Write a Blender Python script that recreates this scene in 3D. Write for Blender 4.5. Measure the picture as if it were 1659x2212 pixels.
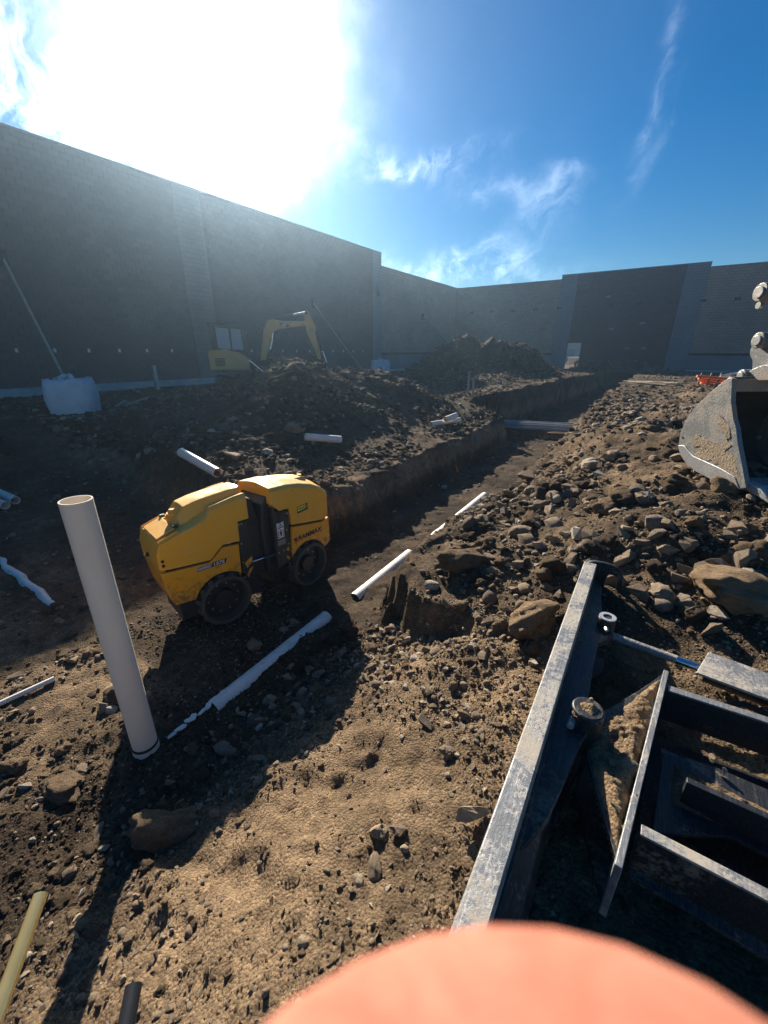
import bpy, bmesh, math, random
import numpy as np
from mathutils import Vector, Matrix, Euler, noise as mnoise

R = math.radians
random.seed(7); rng = np.random.default_rng(11)
scene = bpy.context.scene
for o in list(bpy.data.objects): bpy.data.objects.remove(o)

# ------------------------------------------------------------------ camera
# world: +Y runs along the long block wall, +X across to the right, z = 0 on the bank beside the trench
CAM = Vector((0, 0, 2.1)); HEAD = R(33.3); F = 880.0; CX = 829.5; CY = 1106.0   # F in units of a 1659 px wide picture
PITCH = math.atan(346 / F)
cam = bpy.data.cameras.new('camera'); camo = bpy.data.objects.new('camera', cam)
scene.collection.objects.link(camo); scene.camera = camo
camo.location = CAM; camo.rotation_euler = (R(90) - PITCH, 0, HEAD)
cam.sensor_fit = 'HORIZONTAL'; cam.sensor_width = 36; cam.lens = 36 * F / 1659
cam.clip_start = 0.004; cam.clip_end = 5000
cam.dof.use_dof = True; cam.dof.focus_distance = 6.0; cam.dof.aperture_fstop = 16
scene.render.resolution_x = 768; scene.render.resolution_y = 1024

# ------------------------------------------------------------------ sun, sky, exposure
SUN_AZ = R(-50.8); SUN_EL = R(26.2)          # azimuth from +Y towards +X
SUN = Vector((math.sin(SUN_AZ) * math.cos(SUN_EL), math.cos(SUN_AZ) * math.cos(SUN_EL), math.sin(SUN_EL)))
sl = bpy.data.lights.new('sun', 'SUN'); so = bpy.data.objects.new('sun', sl); scene.collection.objects.link(so)
sl.energy = 5.0; sl.angle = R(0.55); sl.color = (1.0, 0.90, 0.76)
so.rotation_euler = SUN.to_track_quat('Z', 'Y').to_euler(); so.location = (-12, 10, 30)
w = bpy.data.worlds.new('World'); scene.world = w; w.use_nodes = True
nt = w.node_tree; nt.nodes.clear(); N = nt.nodes; L = nt.links
def wm(op, a, b=None, c=None, nt_=None):
    t = nt_ or nt
    n = t.nodes.new('ShaderNodeMath'); n.operation = op
    for i, v in enumerate((a, b, c)):
        if v is None: continue
        if isinstance(v, (int, float)): n.inputs[i].default_value = v
        else: t.links.new(v, n.inputs[i])
    return n.outputs[0]
def wdot(a, v):
    n = N.new('ShaderNodeVectorMath'); n.operation = 'DOT_PRODUCT'; L.new(a, n.inputs[0]); n.inputs[1].default_value = v
    return n.outputs['Value']
sky = N.new('ShaderNodeTexSky'); sky.sky_type = 'NISHITA'; sky.sun_disc = False
sky.sun_elevation = SUN_EL; sky.sun_rotation = SUN_AZ; sky.air_density = 1.25; sky.dust_density = 0.0; sky.ozone_density = 3.2; sky.altitude = 900
tc = N.new('ShaderNodeTexCoord'); DIR = tc.outputs['Generated']
def pixdir(px, py):
    v = Vector(((px - CX) / F, -(py - CY) / F, -1.0)); v.rotate(camo.rotation_euler.to_matrix()); return v.normalized()
# thin cirrus: each wisp is an elongated patch of sky broken up by streaky noise
def wisp(px, py, ang, la, lb, amp):
    c = pixdir(px, py); up = Vector((0, 0, 1)); e1 = c.cross(up).normalized(); e2 = e1.cross(c).normalized()
    f1 = e1 * math.cos(ang) + e2 * math.sin(ang); f2 = -e1 * math.sin(ang) + e2 * math.cos(ang)
    a = wm('MULTIPLY', wdot(wdir, f1), 1 / la); b = wm('MULTIPLY', wdot(wdir, f2), 1 / lb)
    off1 = c.dot(f1) / la; off2 = c.dot(f2) / lb
    a = wm('SUBTRACT', a, off1); b = wm('SUBTRACT', b, off2)
    r2 = wm('ADD', wm('MULTIPLY', a, a), wm('MULTIPLY', b, b))
    g = wm('EXPONENT', wm('MULTIPLY', r2, -1.0))
    front = wm('GREATER_THAN', wdot(DIR, c), 0.2)
    return wm('MULTIPLY', wm('MULTIPLY', g, amp), front)
nz0 = N.new('ShaderNodeTexNoise'); nz0.inputs['Scale'].default_value = 7; nz0.inputs['Detail'].default_value = 5; L.new(DIR, nz0.inputs['Vector'])
wv = N.new('ShaderNodeVectorMath'); wv.operation = 'MULTIPLY_ADD'; L.new(nz0.outputs['Color'], wv.inputs[0]); wv.inputs[1].default_value = (0.16,) * 3; L.new(DIR, wv.inputs[2])
wv2 = N.new('ShaderNodeVectorMath'); wv2.operation = 'SUBTRACT'; L.new(wv.outputs[0], wv2.inputs[0]); wv2.inputs[1].default_value = (0.08,) * 3
wdir = wv2.outputs[0]
mp = N.new('ShaderNodeMapping'); mp.inputs['Rotation'].default_value = (0.3, 0.5, 0.9); mp.inputs['Scale'].default_value = (5, 22, 9); L.new(wdir, mp.inputs['Vector'])
nz = N.new('ShaderNodeTexNoise'); nz.inputs['Scale'].default_value = 1.6; nz.inputs['Detail'].default_value = 9; nz.inputs['Roughness'].default_value = 0.62; L.new(mp.outputs[0], nz.inputs['Vector'])
streak = wm('POWER', wm('MULTIPLY', wm('MAXIMUM', wm('SUBTRACT', nz.outputs['Fac'], 0.36), 0.0), 3.4), 1.5)
tot = None
for wsp in [(890, 345, R(4), .12, .022, .95), (800, 305, R(-25), .06, .022, .5), (1180, 440, R(20), .05, .035, .42), (1060, 405, R(-8), .06, .02, .35),
            (1410, 170, R(84), .10, .014, .30), (1420, 290, R(75), .05, .012, .22), (960, 560, R(5), .12, .026, .8), (1030, 595, R(-3), .16, .017, .75), (1130, 568, R(-8), .09, .02, .45),
            (60, 180, R(-30), .22, .12, 1.2), (150, 290, R(-35), .2, .08, 1.1)]:
    g = wisp(*wsp); tot = g if tot is None else wm('ADD', tot, g)
cl = wm('MINIMUM', wm('MULTIPLY', tot, streak), 1.0)
# aureole: forward-scattered light of thin ice cloud about the sun
cosang = wdot(DIR, SUN); ang = wm('MULTIPLY', wm('ARCCOSINE', wm('MINIMUM', cosang, 0.99999)), wm('ADD', wm('MULTIPLY', nz0.outputs['Fac'], 0.9), 0.55))
g1 = wm('EXPONENT', wm('MULTIPLY', wm('POWER', wm('DIVIDE', ang, R(6.1)), 2.0), -1.0))
g2 = wm('EXPONENT', wm('MULTIPLY', wm('DIVIDE', ang, R(13.0)), -1.0))
glow = wm('ADD', wm('MINIMUM', wm('MULTIPLY', g1, 9.0), 1.5), wm('MULTIPLY', g2, 0.08))
hs = N.new('ShaderNodeHueSaturation'); hs.inputs['Saturation'].default_value = 1.5; L.new(sky.outputs[0], hs.inputs['Color'])
tn = N.new('ShaderNodeMix'); tn.data_type = 'RGBA'; tn.blend_type = 'MULTIPLY'; tn.inputs[0].default_value = 1; tn.inputs[7].default_value = (.78, .90, 1.0, 1); L.new(hs.outputs[0], tn.inputs[6])
bg1 = N.new('ShaderNodeBackground'); L.new(tn.outputs[2], bg1.inputs[0]); bg1.inputs[1].default_value = 0.041
bg2 = N.new('ShaderNodeBackground'); bg2.inputs[0].default_value = (0.93, 0.96, 1, 1); L.new(wm('MULTIPLY', cl, 0.46), bg2.inputs[1])
bg3 = N.new('ShaderNodeBackground'); bg3.inputs[0].default_value = (1, 0.985, 0.95, 1); L.new(glow, bg3.inputs[1])
ad = N.new('ShaderNodeAddShader'); ad2 = N.new('ShaderNodeAddShader'); wo = N.new('ShaderNodeOutputWorld')
L.new(bg1.outputs[0], ad.inputs[0]); L.new(bg2.outputs[0], ad.inputs[1]); L.new(ad.outputs[0], ad2.inputs[0]); L.new(bg3.outputs[0], ad2.inputs[1]); L.new(ad2.outputs[0], wo.inputs[0])
vs = scene.view_settings; vs.view_transform = 'Standard'; vs.look = 'None'; vs.exposure = 1.12; vs.gamma = 1.0; vs.use_curve_mapping = False

# ------------------------------------------------------------------ helpers
COL = scene.collection
_RM = camo.rotation_euler.to_matrix()
def ray(px, py):
    return _RM @ Vector(((px - CX) / F, -(py - CY) / F, -1.0))
def PZ(px, py, z): d = ray(px, py); return CAM + d * ((z - CAM.z) / d.z)
def PXp(px, py, x): d = ray(px, py); return CAM + d * ((x - CAM.x) / d.x)
def PYp(px, py, y): d = ray(px, py); return CAM + d * ((y - CAM.y) / d.y)
def PD(px, py, dist): return CAM + ray(px, py).normalized() * dist

def tag(o, label=None, cat=None, group=None, kind=None):
    if label: o['label'] = label
    if cat: o['category'] = cat
    if group: o['group'] = group
    if kind: o['kind'] = kind
    return o
def empty(name, loc=(0, 0, 0), rz=0.0):
    o = bpy.data.objects.new(name, None); COL.objects.link(o); o.location = loc; o.rotation_euler = (0, 0, rz); o.empty_display_size = .1
    return o
class MB:
    def __init__(s, M=None): s.v = []; s.f = []; s.M = M
    def add(s, vs, fs):
        b = len(s.v)
        s.v += [tuple(s.M @ Vector(p)) if s.M is not None else tuple(p) for p in vs]
        s.f += [tuple(b + i for i in f) for f in fs]; return s
    def box(s, c, d, rot=None):
        hx, hy, hz = d[0] / 2, d[1] / 2, d[2] / 2
        vs = [Vector((x, y, z)) for x in (-hx, hx) for y in (-hy, hy) for z in (-hz, hz)]
        if rot is not None: vs = [rot @ p for p in vs]
        vs = [p + Vector(c) for p in vs]
        return s.add(vs, [(0, 1, 3, 2), (4, 6, 7, 5), (0, 4, 5, 1), (2, 3, 7, 6), (0, 2, 6, 4), (1, 5, 7, 3)])
    def bar(s, a, b, wd, ht, up=(0, 0, 1)):
        a = Vector(a); b = Vector(b); d = (b - a); l = d.length; d.normalize(); u = Vector(up); x = d.cross(u).normalized(); u = x.cross(d)
        M = Matrix((x, d, u)).transposed()
        return s.box((a + b) / 2, (wd, l, ht), M)
    def prism(s, poly, axis, d0, d1):          # poly: 2-D points; axis: 0 -> (y,z) polygon swept along x, 1 -> (x,z) along y, 2 -> (x,y) along z
        def p3(p, d): return (d, p[0], p[1]) if axis == 0 else ((p[0], d, p[1]) if axis == 1 else (p[0], p[1], d))
        n = len(poly); vs = [p3(p, d0) for p in poly] + [p3(p, d1) for p in poly]
        return s.add(vs, [tuple(range(n)), tuple(range(2 * n - 1, n - 1, -1))] + [(i, n + i, n + (i + 1) % n, (i + 1) % n) for i in range(n)])
    def ring(s, a, b, r0, r1, n=24, ri0=None, ri1=None, caps=True):   # cylinder / cone / hollow tube from a to b
        a = Vector(a); b = Vector(b); d = (b - a).normalized(); h = Vector((0, 0, 1)) if abs(d.z) < .9 else Vector((1, 0, 0))
        x = d.cross(h).normalized(); y = d.cross(x)
        def circ(c, r): return [c + (x * math.cos(2 * math.pi * i / n) + y * math.sin(2 * math.pi * i / n)) * r for i in range(n)]
        if ri0 is None:
            vs = circ(a, r0) + circ(b, r1); fs = [(i, (i + 1) % n, n + (i + 1) % n, n + i) for i in range(n)]
            if caps: fs += [tuple(range(n - 1, -1, -1)), tuple(range(n, 2 * n))]
        else:
            ri1 = ri0 if ri1 is None else ri1
            vs = circ(a, r0) + circ(b, r1) + circ(b, ri1) + circ(a, ri0)
            fs = [(k * n + i, k * n + (i + 1) % n, ((k + 1) % 4) * n + (i + 1) % n, ((k + 1) % 4) * n + i) for k in range(4) for i in range(n)]
        return s.add(vs, fs)
    def path(s, pts, r, n=8):
        pts = [Vector(p) for p in pts]
        rr = r if isinstance(r, (list, tuple)) else [r] * len(pts); vs = []
        for i, p in enumerate(pts):
            d = (pts[min(i + 1, len(pts) - 1)] - pts[max(i - 1, 0)]).normalized(); h = Vector((0, 0, 1)) if abs(d.z) < .9 else Vector((1, 0, 0))
            x = d.cross(h).normalized(); y = d.cross(x)
            vs += [p + (x * math.cos(2 * math.pi * k / n) + y * math.sin(2 * math.pi * k / n)) * rr[i] for k in range(n)]
        fs = [(i * n + k, i * n + (k + 1) % n, (i + 1) * n + (k + 1) % n, (i + 1) * n + k) for i in range(len(pts) - 1) for k in range(n)]
        fs += [tuple(range(n - 1, -1, -1)), tuple(range((len(pts) - 1) * n, len(pts) * n))]
        return s.add(vs, fs)
    def loft(s, secs, closed=True):
        n = len(secs[0]); vs = [p for q in secs for p in q]
        m = n if closed else n - 1
        fs = [(i * n + k, i * n + (k + 1) % n, (i + 1) * n + (k + 1) % n, (i + 1) * n + k) for i in range(len(secs) - 1) for k in range(m)]
        if closed: fs += [tuple(range(n - 1, -1, -1)), tuple(range((len(secs) - 1) * n, len(secs) * n))]
        return s.add(vs, fs)
    def build(s, name, mat, parent=None, smooth=False, bevel=0.0, seg=2, ang=35, recalc=True):
        me = bpy.data.meshes.new(name); me.from_pydata(s.v, [], s.f); me.update()
        if recalc:
            bm = bmesh.new(); bm.from_mesh(me); bmesh.ops.recalc_face_normals(bm, faces=bm.faces); bm.to_mesh(me); bm.free()
        o = bpy.data.objects.new(name, me); COL.objects.link(o)
        if mat: me.materials.append(mat)
        if smooth:
            me.shade_smooth()
            if smooth != 'all': me.set_sharp_from_angle(angle=R(ang))
        if bevel:
            b = o.modifiers.new('bevel', 'BEVEL'); b.width = bevel; b.segments = seg; b.limit_method = 'ANGLE'; b.angle_limit = R(30)
            me.shade_smooth(); b.harden_normals = False
            me.set_sharp_from_angle(angle=R(24)) if not smooth else None
        if parent: o.parent = parent
        return o
def dup(o, parent=None, M=None):
    c = o.copy(); COL.objects.link(c)
    if parent is not None: c.parent = parent
    if M is not None: c.matrix_local = M
    return c

# numpy value noise
def _h(ix, iy, sd):
    n = (ix.astype(np.int64) * 374761393 + iy.astype(np.int64) * 668265263 + sd * 974634777) & 0xffffffff
    n = ((n ^ (n >> 13)) * 1274126177) & 0xffffffff
    return ((n ^ (n >> 16)) & 0xffff) / 65535.0
def vn(x, y, sd=0):
    ix = np.floor(x); iy = np.floor(y); fx = x - ix; fy = y - iy; fx = fx * fx * fx * (fx * (fx * 6 - 15) + 10); fy = fy * fy * fy * (fy * (fy * 6 - 15) + 10)
    ix = ix.astype(np.int64); iy = iy.astype(np.int64)
    a = _h(ix, iy, sd); b = _h(ix + 1, iy, sd); c = _h(ix, iy + 1, sd); d = _h(ix + 1, iy + 1, sd)
    return (a + (b - a) * fx) * (1 - fy) + (c + (d - c) * fx) * fy - 0.5
def fbm(x, y, sc, oct=4, sd=0, gain=.5):
    t = 0; a = 1.0; c, s_ = math.cos(.6), math.sin(.6); x = x * sc; y = y * sc
    for k in range(oct):
        t = t + a * vn(x, y, sd + k * 17); x, y = (c * x - s_ * y) * 2.03 + 3.1, (s_ * x + c * y) * 2.03 + 1.7; a *= gain
    return t
def sm(a, b, v):
    t = np.clip((v - a) / (b - a), 0, 1); return t * t * (3 - 2 * t)

# ------------------------------------------------------------------ materials
MATS = {}
def nodes(name):
    m = bpy.data.materials.new(name); m.use_nodes = True; MATS[name] = m
    t = m.node_tree; b = t.nodes['Principled BSDF']; return m, t, b
def ramp(t, fac, stops):
    r = t.nodes.new('ShaderNodeValToRGB'); e = r.color_ramp.elements
    while len(e) < len(stops): e.new(0.5)
    for i, (p, c) in enumerate(stops): e[i].position = p; e[i].color = (*c, 1) if len(c) == 3 else c
    t.links.new(fac, r.inputs[0]); return r.outputs[0]
def noise(t, vec, sc, det=6, rough=.55, dist=0.0):
    n = t.nodes.new('ShaderNodeTexNoise'); n.inputs['Scale'].default_value = sc; n.inputs['Detail'].default_value = det; n.inputs['Roughness'].default_value = rough; n.inputs['Distortion'].default_value = dist
    if vec is not None: t.links.new(vec, n.inputs['Vector'])
    return n.outputs['Fac']
def mixc(t, fac, a, b):
    n = t.nodes.new('ShaderNodeMix'); n.data_type = 'RGBA'
    for s_, v in ((0, fac), (6, a), (7, b)):
        if isinstance(v, (int, float)): n.inputs[s_].default_value = v
        elif isinstance(v, (tuple, list)): n.inputs[s_].default_value = (*v, 1)
        else: t.links.new(v, n.inputs[s_])
    return n.outputs[2]
def bump(t, b, h, strength, dist=.01):
    n = t.nodes.new('ShaderNodeBump'); n.inputs['Strength'].default_value = strength; n.inputs['Distance'].default_value = dist
    t.links.new(h, n.inputs['Height']); t.links.new(n.outputs[0], b.inputs['Normal']); return n
def tcobj(t): return t.nodes.new('ShaderNodeTexCoord').outputs['Object']
def plain(name, c1, c2=None, sc=8.0, rough=.6, metal=0.0, bmp=.15, bsc=60.0, bd=.004, dirt=None, spec=.5, contrast=(.35, .68)):
    m, t, b = nodes(name); v = tcobj(t); c2 = c2 or c1
    col = ramp(t, noise(t, v, sc, 7, .6, .3), [(contrast[0], c1), (contrast[1], c2)])
    rg = wm('ADD', wm('MULTIPLY', noise(t, v, sc * 3.1, 5), .3, nt_=t), rough - .15, nt_=t)
    if dirt:
        dc, amt, dsc = dirt
        f = wm('MULTIPLY', ramp(t, noise(t, v, dsc, 9, .68, .5), [(1 - amt - .12, (0, 0, 0)), (1 - amt + .12, (1, 1, 1))]), .9, nt_=t)
        col = mixc(t, f, col, dc); rg = wm('ADD', rg, wm('MULTIPLY', f, .35, nt_=t), nt_=t)
        mt = wm('MULTIPLY', wm('SUBTRACT', 1.0, f, nt_=t), metal, nt_=t); t.links.new(mt, b.inputs['Metallic'])
    else: b.inputs['Metallic'].default_value = metal
    t.links.new(col, b.inputs['Base Color']); t.links.new(rg, b.inputs['Roughness']); b.inputs['Specular IOR Level'].default_value = spec
    if bmp: bump(t, b, noise(t, v, bsc, 6, .65), bmp, bd)
    return m
DUST = (.30, .23, .155)
def scraped(name, base, worn, dust, amt, metal=.35):
    m, t, b = nodes(name); v = tcobj(t)
    mp = t.nodes.new('ShaderNodeMapping'); mp.inputs['Scale'].default_value = (130, 9, 130); mp.inputs['Rotation'].default_value = (0, 0, .12); t.links.new(v, mp.inputs['Vector'])
    mp2 = t.nodes.new('ShaderNodeMapping'); mp2.inputs['Scale'].default_value = (6, 60, 60); mp2.inputs['Rotation'].default_value = (0, 0, -.5); t.links.new(v, mp2.inputs['Vector'])
    sc1 = noise(t, mp.outputs[0], 1.0, 6, .6); sc2 = noise(t, mp2.outputs[0], 1.0, 5, .6); big = noise(t, v, 3.2, 8, .65, .5); fine = noise(t, v, 48, 8, .75)
    w1 = ramp(t, wm('ADD', wm('MULTIPLY', sc1, .8, nt_=t), wm('MULTIPLY', sc2, .2, nt_=t), nt_=t), [(.47, (0, 0, 0)), (.60, (1, 1, 1))])
    c = mixc(t, w1, base, worn)
    f = ramp(t, wm('ADD', wm('MULTIPLY', big, .55, nt_=t), wm('MULTIPLY', fine, .45, nt_=t), nt_=t), [(.60 - amt * .25, (0, 0, 0)), (.68 - amt * .25, (1, 1, 1))])
    rust = ramp(t, noise(t, v, 9, 9, .7, 1.0), [(.60, (0, 0, 0)), (.72, (1, 1, 1))])
    c = mixc(t, wm('MULTIPLY', rust, .55, nt_=t), c, (.13, .06, .03)); c = mixc(t, wm('MULTIPLY', f, .85, nt_=t), c, dust)
    t.links.new(c, b.inputs['Base Color']); t.links.new(wm('ADD', wm('MULTIPLY', f, .45, nt_=t), .42, nt_=t), b.inputs['Roughness'])
    t.links.new(wm('MULTIPLY', wm('SUBTRACT', 1.0, f, nt_=t), metal, nt_=t), b.inputs['Metallic'])
    bump(t, b, wm('ADD', fine, wm('MULTIPLY', f, .5, nt_=t), nt_=t), .35, .006); return m
def machine_paint(name, base, base2, dust, chip):
    m, t, b = nodes(name); v = tcobj(t); g = t.nodes.new('ShaderNodeNewGeometry'); sx = t.nodes.new('ShaderNodeSeparateXYZ'); t.links.new(g.outputs['Normal'], sx.inputs[0])
    c = ramp(t, noise(t, v, 2.2, 6, .6), [(.3, base), (.7, base2)])
    upf = wm('MAXIMUM', sx.outputs['Z'], 0.0, nt_=t)
    d = ramp(t, wm('ADD', noise(t, v, 7, 9, .7, .6), wm('MULTIPLY', upf, .20, nt_=t), nt_=t), [(.50, (0, 0, 0)), (.78, (1, 1, 1))])
    c = mixc(t, wm('MULTIPLY', d, .5, nt_=t), c, dust)
    mp = t.nodes.new('ShaderNodeMapping'); mp.inputs['Scale'].default_value = (30, 8, 34); mp.inputs['Rotation'].default_value = (.4, 0, 0); t.links.new(v, mp.inputs['Vector'])
    k = ramp(t, noise(t, mp.outputs[0], 1.0, 9, .72), [(.655, (0, 0, 0)), (.69, (1, 1, 1))]); c = mixc(t, wm('MULTIPLY', k, .75, nt_=t), c, chip)
    so_ = t.nodes.new('ShaderNodeSeparateXYZ'); t.links.new(v, so_.inputs[0]); low = t.nodes.new('ShaderNodeMapRange'); low.inputs[1].default_value = .80; low.inputs[2].default_value = .34; t.links.new(so_.outputs['Z'], low.inputs[0])
    md_ = ramp(t, wm('ADD', noise(t, v, 13, 10, .74, .8), wm('MULTIPLY', low.outputs[0], .22, nt_=t), nt_=t), [(.60, (0, 0, 0)), (.74, (1, 1, 1))]); c = mixc(t, wm('MULTIPLY', md_, .8, nt_=t), c, (.13, .088, .055))
    t.links.new(c, b.inputs['Base Color']); t.links.new(wm('ADD', wm('MULTIPLY', d, .4, nt_=t), .38, nt_=t), b.inputs['Roughness']); bump(t, b, noise(t, v, 40, 6, .6), .08, .004); return m
# soil: moist dark where freshly dug, pale and dusty where it has dried, plus one sunlit patch painted pale (attribute 'dry')
m, t, b = nodes('soil'); v = tcobj(t)
at = t.nodes.new('ShaderNodeAttribute'); at.attribute_name = 'dry_lit'
dry_lit = wm('ADD', at.outputs['Fac'], wm('MULTIPLY', wm('SUBTRACT', noise(t, v, .9, 7, .65, .4), .5, nt_=t), 1.5, nt_=t), nt_=t)
c = ramp(t, dry_lit, [(.15, (.040, .029, .022)), (.5, (.125, .09, .058)), (.95, (.38, .265, .16))])
c2 = ramp(t, noise(t, v, 11, 9, .72), [(.28, (.32, .30, .30)), (.5, (.95, .95, .95)), (.75, (1.75, 1.7, 1.62))])
vo = t.nodes.new('ShaderNodeTexVoronoi'); vo.inputs['Scale'].default_value = 70; t.links.new(v, vo.inputs['Vector'])
c3 = ramp(t, vo.outputs['Color'], [(.1, (.55, .55, .55)), (.9, (1.5, 1.47, 1.42))])
for cc, f_ in ((c2, .75), (c3, .6)):
    mu = t.nodes.new('ShaderNodeMix'); mu.data_type = 'RGBA'; mu.blend_type = 'MULTIPLY'; mu.inputs[0].default_value = f_; mu.clamp_result = False
    t.links.new(c, mu.inputs[6]); t.links.new(cc, mu.inputs[7]); c = mu.outputs[2]
t.links.new(c, b.inputs['Base Color']); b.inputs['Roughness'].default_value = .95; b.inputs['Specular IOR Level'].default_value = .12
hh = wm('ADD', wm('MULTIPLY', noise(t, v, 26, 10, .78), 1.0, nt_=t), wm('MULTIPLY', vo.outputs['Distance'], -.5, nt_=t), nt_=t)
bump(t, b, hh, 1.0, .04)
# rocks and clods vary from piece to piece
def rockmat(name, stops, bsc=22):
    m, t, b = nodes(name); v = tcobj(t); oi = t.nodes.new('ShaderNodeObjectInfo')
    c = ramp(t, oi.outputs['Random'], stops)
    dst = ramp(t, noise(t, v, 2.2, 7, .65), [(.42, (0, 0, 0)), (.62, (1, 1, 1))])
    c = mixc(t, wm('MULTIPLY', dst, .5, nt_=t), c, (.12, .088, .058))
    sp = ramp(t, noise(t, v, 30, 4, .7), [(.3, (.55, .55, .55)), (.7, (1.25, 1.22, 1.18))])
    mu = t.nodes.new('ShaderNodeMix'); mu.data_type = 'RGBA'; mu.blend_type = 'MULTIPLY'; mu.inputs[0].default_value = .7
    t.links.new(c, mu.inputs[6]); t.links.new(sp, mu.inputs[7])
    t.links.new(mu.outputs[2], b.inputs['Base Color']); b.inputs['Roughness'].default_value = .88; b.inputs['Specular IOR Level'].default_value = .25
    bump(t, b, noise(t, v, bsc, 8, .7), .55, .08); return m
rockmat('rock', [(0, (.18, .135, .098)), (.3, (.33, .25, .165)), (.55, (.26, .205, .15)), (.8, (.43, .325, .215)), (.96, (.58, .50, .39))])
m, t, b = nodes('clod'); v = tcobj(t); oi = t.nodes.new('ShaderNodeObjectInfo'); at = t.nodes.new('ShaderNodeAttribute'); at.attribute_type = 'INSTANCER'; at.attribute_name = 'dry_lit'
c = ramp(t, wm('ADD', at.outputs['Fac'], wm('MULTIPLY', wm('SUBTRACT', oi.outputs['Random'], .42, nt_=t), .55, nt_=t), nt_=t), [(.15, (.045, .033, .025)), (.5, (.13, .095, .063)), (.95, (.37, .26, .16))])
sp = ramp(t, noise(t, v, 5, 8, .75), [(.3, (.5, .5, .5)), (.7, (1.3, 1.28, 1.25))]); mu = t.nodes.new('ShaderNodeMix'); mu.data_type = 'RGBA'; mu.blend_type = 'MULTIPLY'; mu.inputs[0].default_value = .8
t.links.new(c, mu.inputs[6]); t.links.new(sp, mu.inputs[7]); t.links.new(mu.outputs[2], b.inputs['Base Color']); b.inputs['Roughness'].default_value = .95; b.inputs['Specular IOR Level'].default_value = .12; bump(t, b, noise(t, v, 7, 9, .75), .8, .12)
# block walls: every block a slightly different tone
def blockmat(name, a, b_, bmp=.35):
    m, t, b = nodes(name); g = t.nodes.new('ShaderNodeNewGeometry'); v = tcobj(t)
    oi = t.nodes.new('ShaderNodeObjectInfo')
    rnd = wm('FRACT', wm('ADD', g.outputs['Random Per Island'], oi.outputs['Random'], nt_=t), nt_=t)
    c = ramp(t, rnd, [(0, a), (1, b_)])
    st_ = ramp(t, noise(t, v, .35, 6, .6), [(.3, (.78, .78, .8)), (.7, (1.12, 1.1, 1.08))])
    mu = t.nodes.new('ShaderNodeMix'); mu.data_type = 'RGBA'; mu.blend_type = 'MULTIPLY'; mu.inputs[0].default_value = 1
    t.links.new(c, mu.inputs[6]); t.links.new(st_, mu.inputs[7]); t.links.new(mu.outputs[2], b.inputs['Base Color'])
    b.inputs['Roughness'].default_value = .92; bump(t, b, noise(t, v, 45, 5, .7), bmp, .006); return m
blockmat('block_dark', (.082, .074, .077), (.098, .087, .089))
blockmat('block_tan', (.33, .255, .19), (.38, .295, .225))
blockmat('block_mid', (.125, .12, .122), (.14, .135, .137), .2)
blockmat('block_grey', (.20, .22, .24), (.22, .24, .26), .2)
blockmat('block_red', (.055, .028, .03), (.06, .032, .034), .2)
plain('mortar', (.075, .068, .07), (.09, .082, .083), 3, .95, bsc=30)
plain('concrete', (.36, .36, .35), (.48, .47, .45), 2.5, .9, bsc=40, dirt=(DUST, .35, 2))
plain('coping', (.20, .21, .22), (.27, .28, .29), 2, .6)
machine_paint('yellow', (.90, .40, .022), (.95, .455, .035), (.72, .47, .20), (.20, .10, .04))
machine_paint('orange_yellow', (.86, .34, .010), (.92, .40, .015), (.58, .32, .12), (.07, .04, .025))
plain('cat_yellow', (.70, .32, .08), (.76, .37, .12), 2.0, .5, bmp=.05, dirt=(DUST, .35, 2.5))
plain('black_paint', (.018, .019, .021), (.03, .031, .033), 4, .5, bmp=.05, dirt=((.09, .075, .058), .3, 6))
plain('drum_steel', (.075, .07, .064), (.15, .135, .115), 9, .65, metal=.4, bmp=.4, bsc=35, dirt=((.085, .065, .048), .5, 9))
plain('cab_black', (.010, .011, .013), (.014, .015, .017), 6, .5)
plain('caked_soil', (.27, .205, .135), (.38, .30, .205), 14, .95, bmp=1.0, bsc=45, bd=.03)
plain('rubber', (.018, .018, .018), (.03, .03, .03), 6, .8)
scraped('blade_steel', (.020, .022, .025), (.05, .054, .058), (.24, .19, .135), .25, .25)
scraped('blade_top', (.20, .207, .213), (.33, .33, .325), (.44, .38, .30), .5, .35)
scraped('bucket_steel', (.20, .205, .20), (.34, .34, .325), (.33, .26, .185), .45, .35)
scraped('bucket_wear', (.34, .345, .345), (.58, .58, .57), (.36, .30, .22), .3, .5)
plain('bucket_dark', (.03, .031, .03), (.055, .055, .05), 5, .6, bmp=.2, dirt=((.08, .066, .05), .4, 5))
plain('pin_steel', (.55, .53, .48), (.72, .70, .64), 12, .35, metal=.6, bmp=.1, dirt=(DUST, .25, 9))
plain('chrome', (.75, .77, .8), None, 5, .18, metal=1.0, bmp=0)
plain('pvc', (.84, .73, .58), (.90, .80, .65), 3, .38, bmp=.04, dirt=((.40, .35, .28), .30, 4))
plain('pvc_dirty', (.72, .68, .60), (.82, .78, .70), 5, .5, bmp=.05, dirt=((.30, .24, .17), .34, 9))
plain('galvanized', (.34, .35, .36), (.5, .51, .52), 8, .4, metal=.7, bmp=.05, dirt=(DUST, .22, 7))
plain('conduit', (.20, .21, .22), (.30, .31, .32), 8, .5, metal=.0, bmp=.05, dirt=(DUST, .28, 5))
plain('brass_paint', (.82, .62, .24), (.90, .72, .34), 6, .18, metal=.6, bmp=.03, dirt=((.35, .3, .2), .16, 9))
plain('bag', (.55, .56, .58), (.68, .69, .70), 4, .75, bmp=.35, bsc=16, bd=.02)
plain('tan_pole', (.30, .26, .21), (.40, .34, .27), 6, .7)
plain('timber', (.38, .30, .20), (.52, .43, .31), 9, .85, bsc=70)
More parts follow.
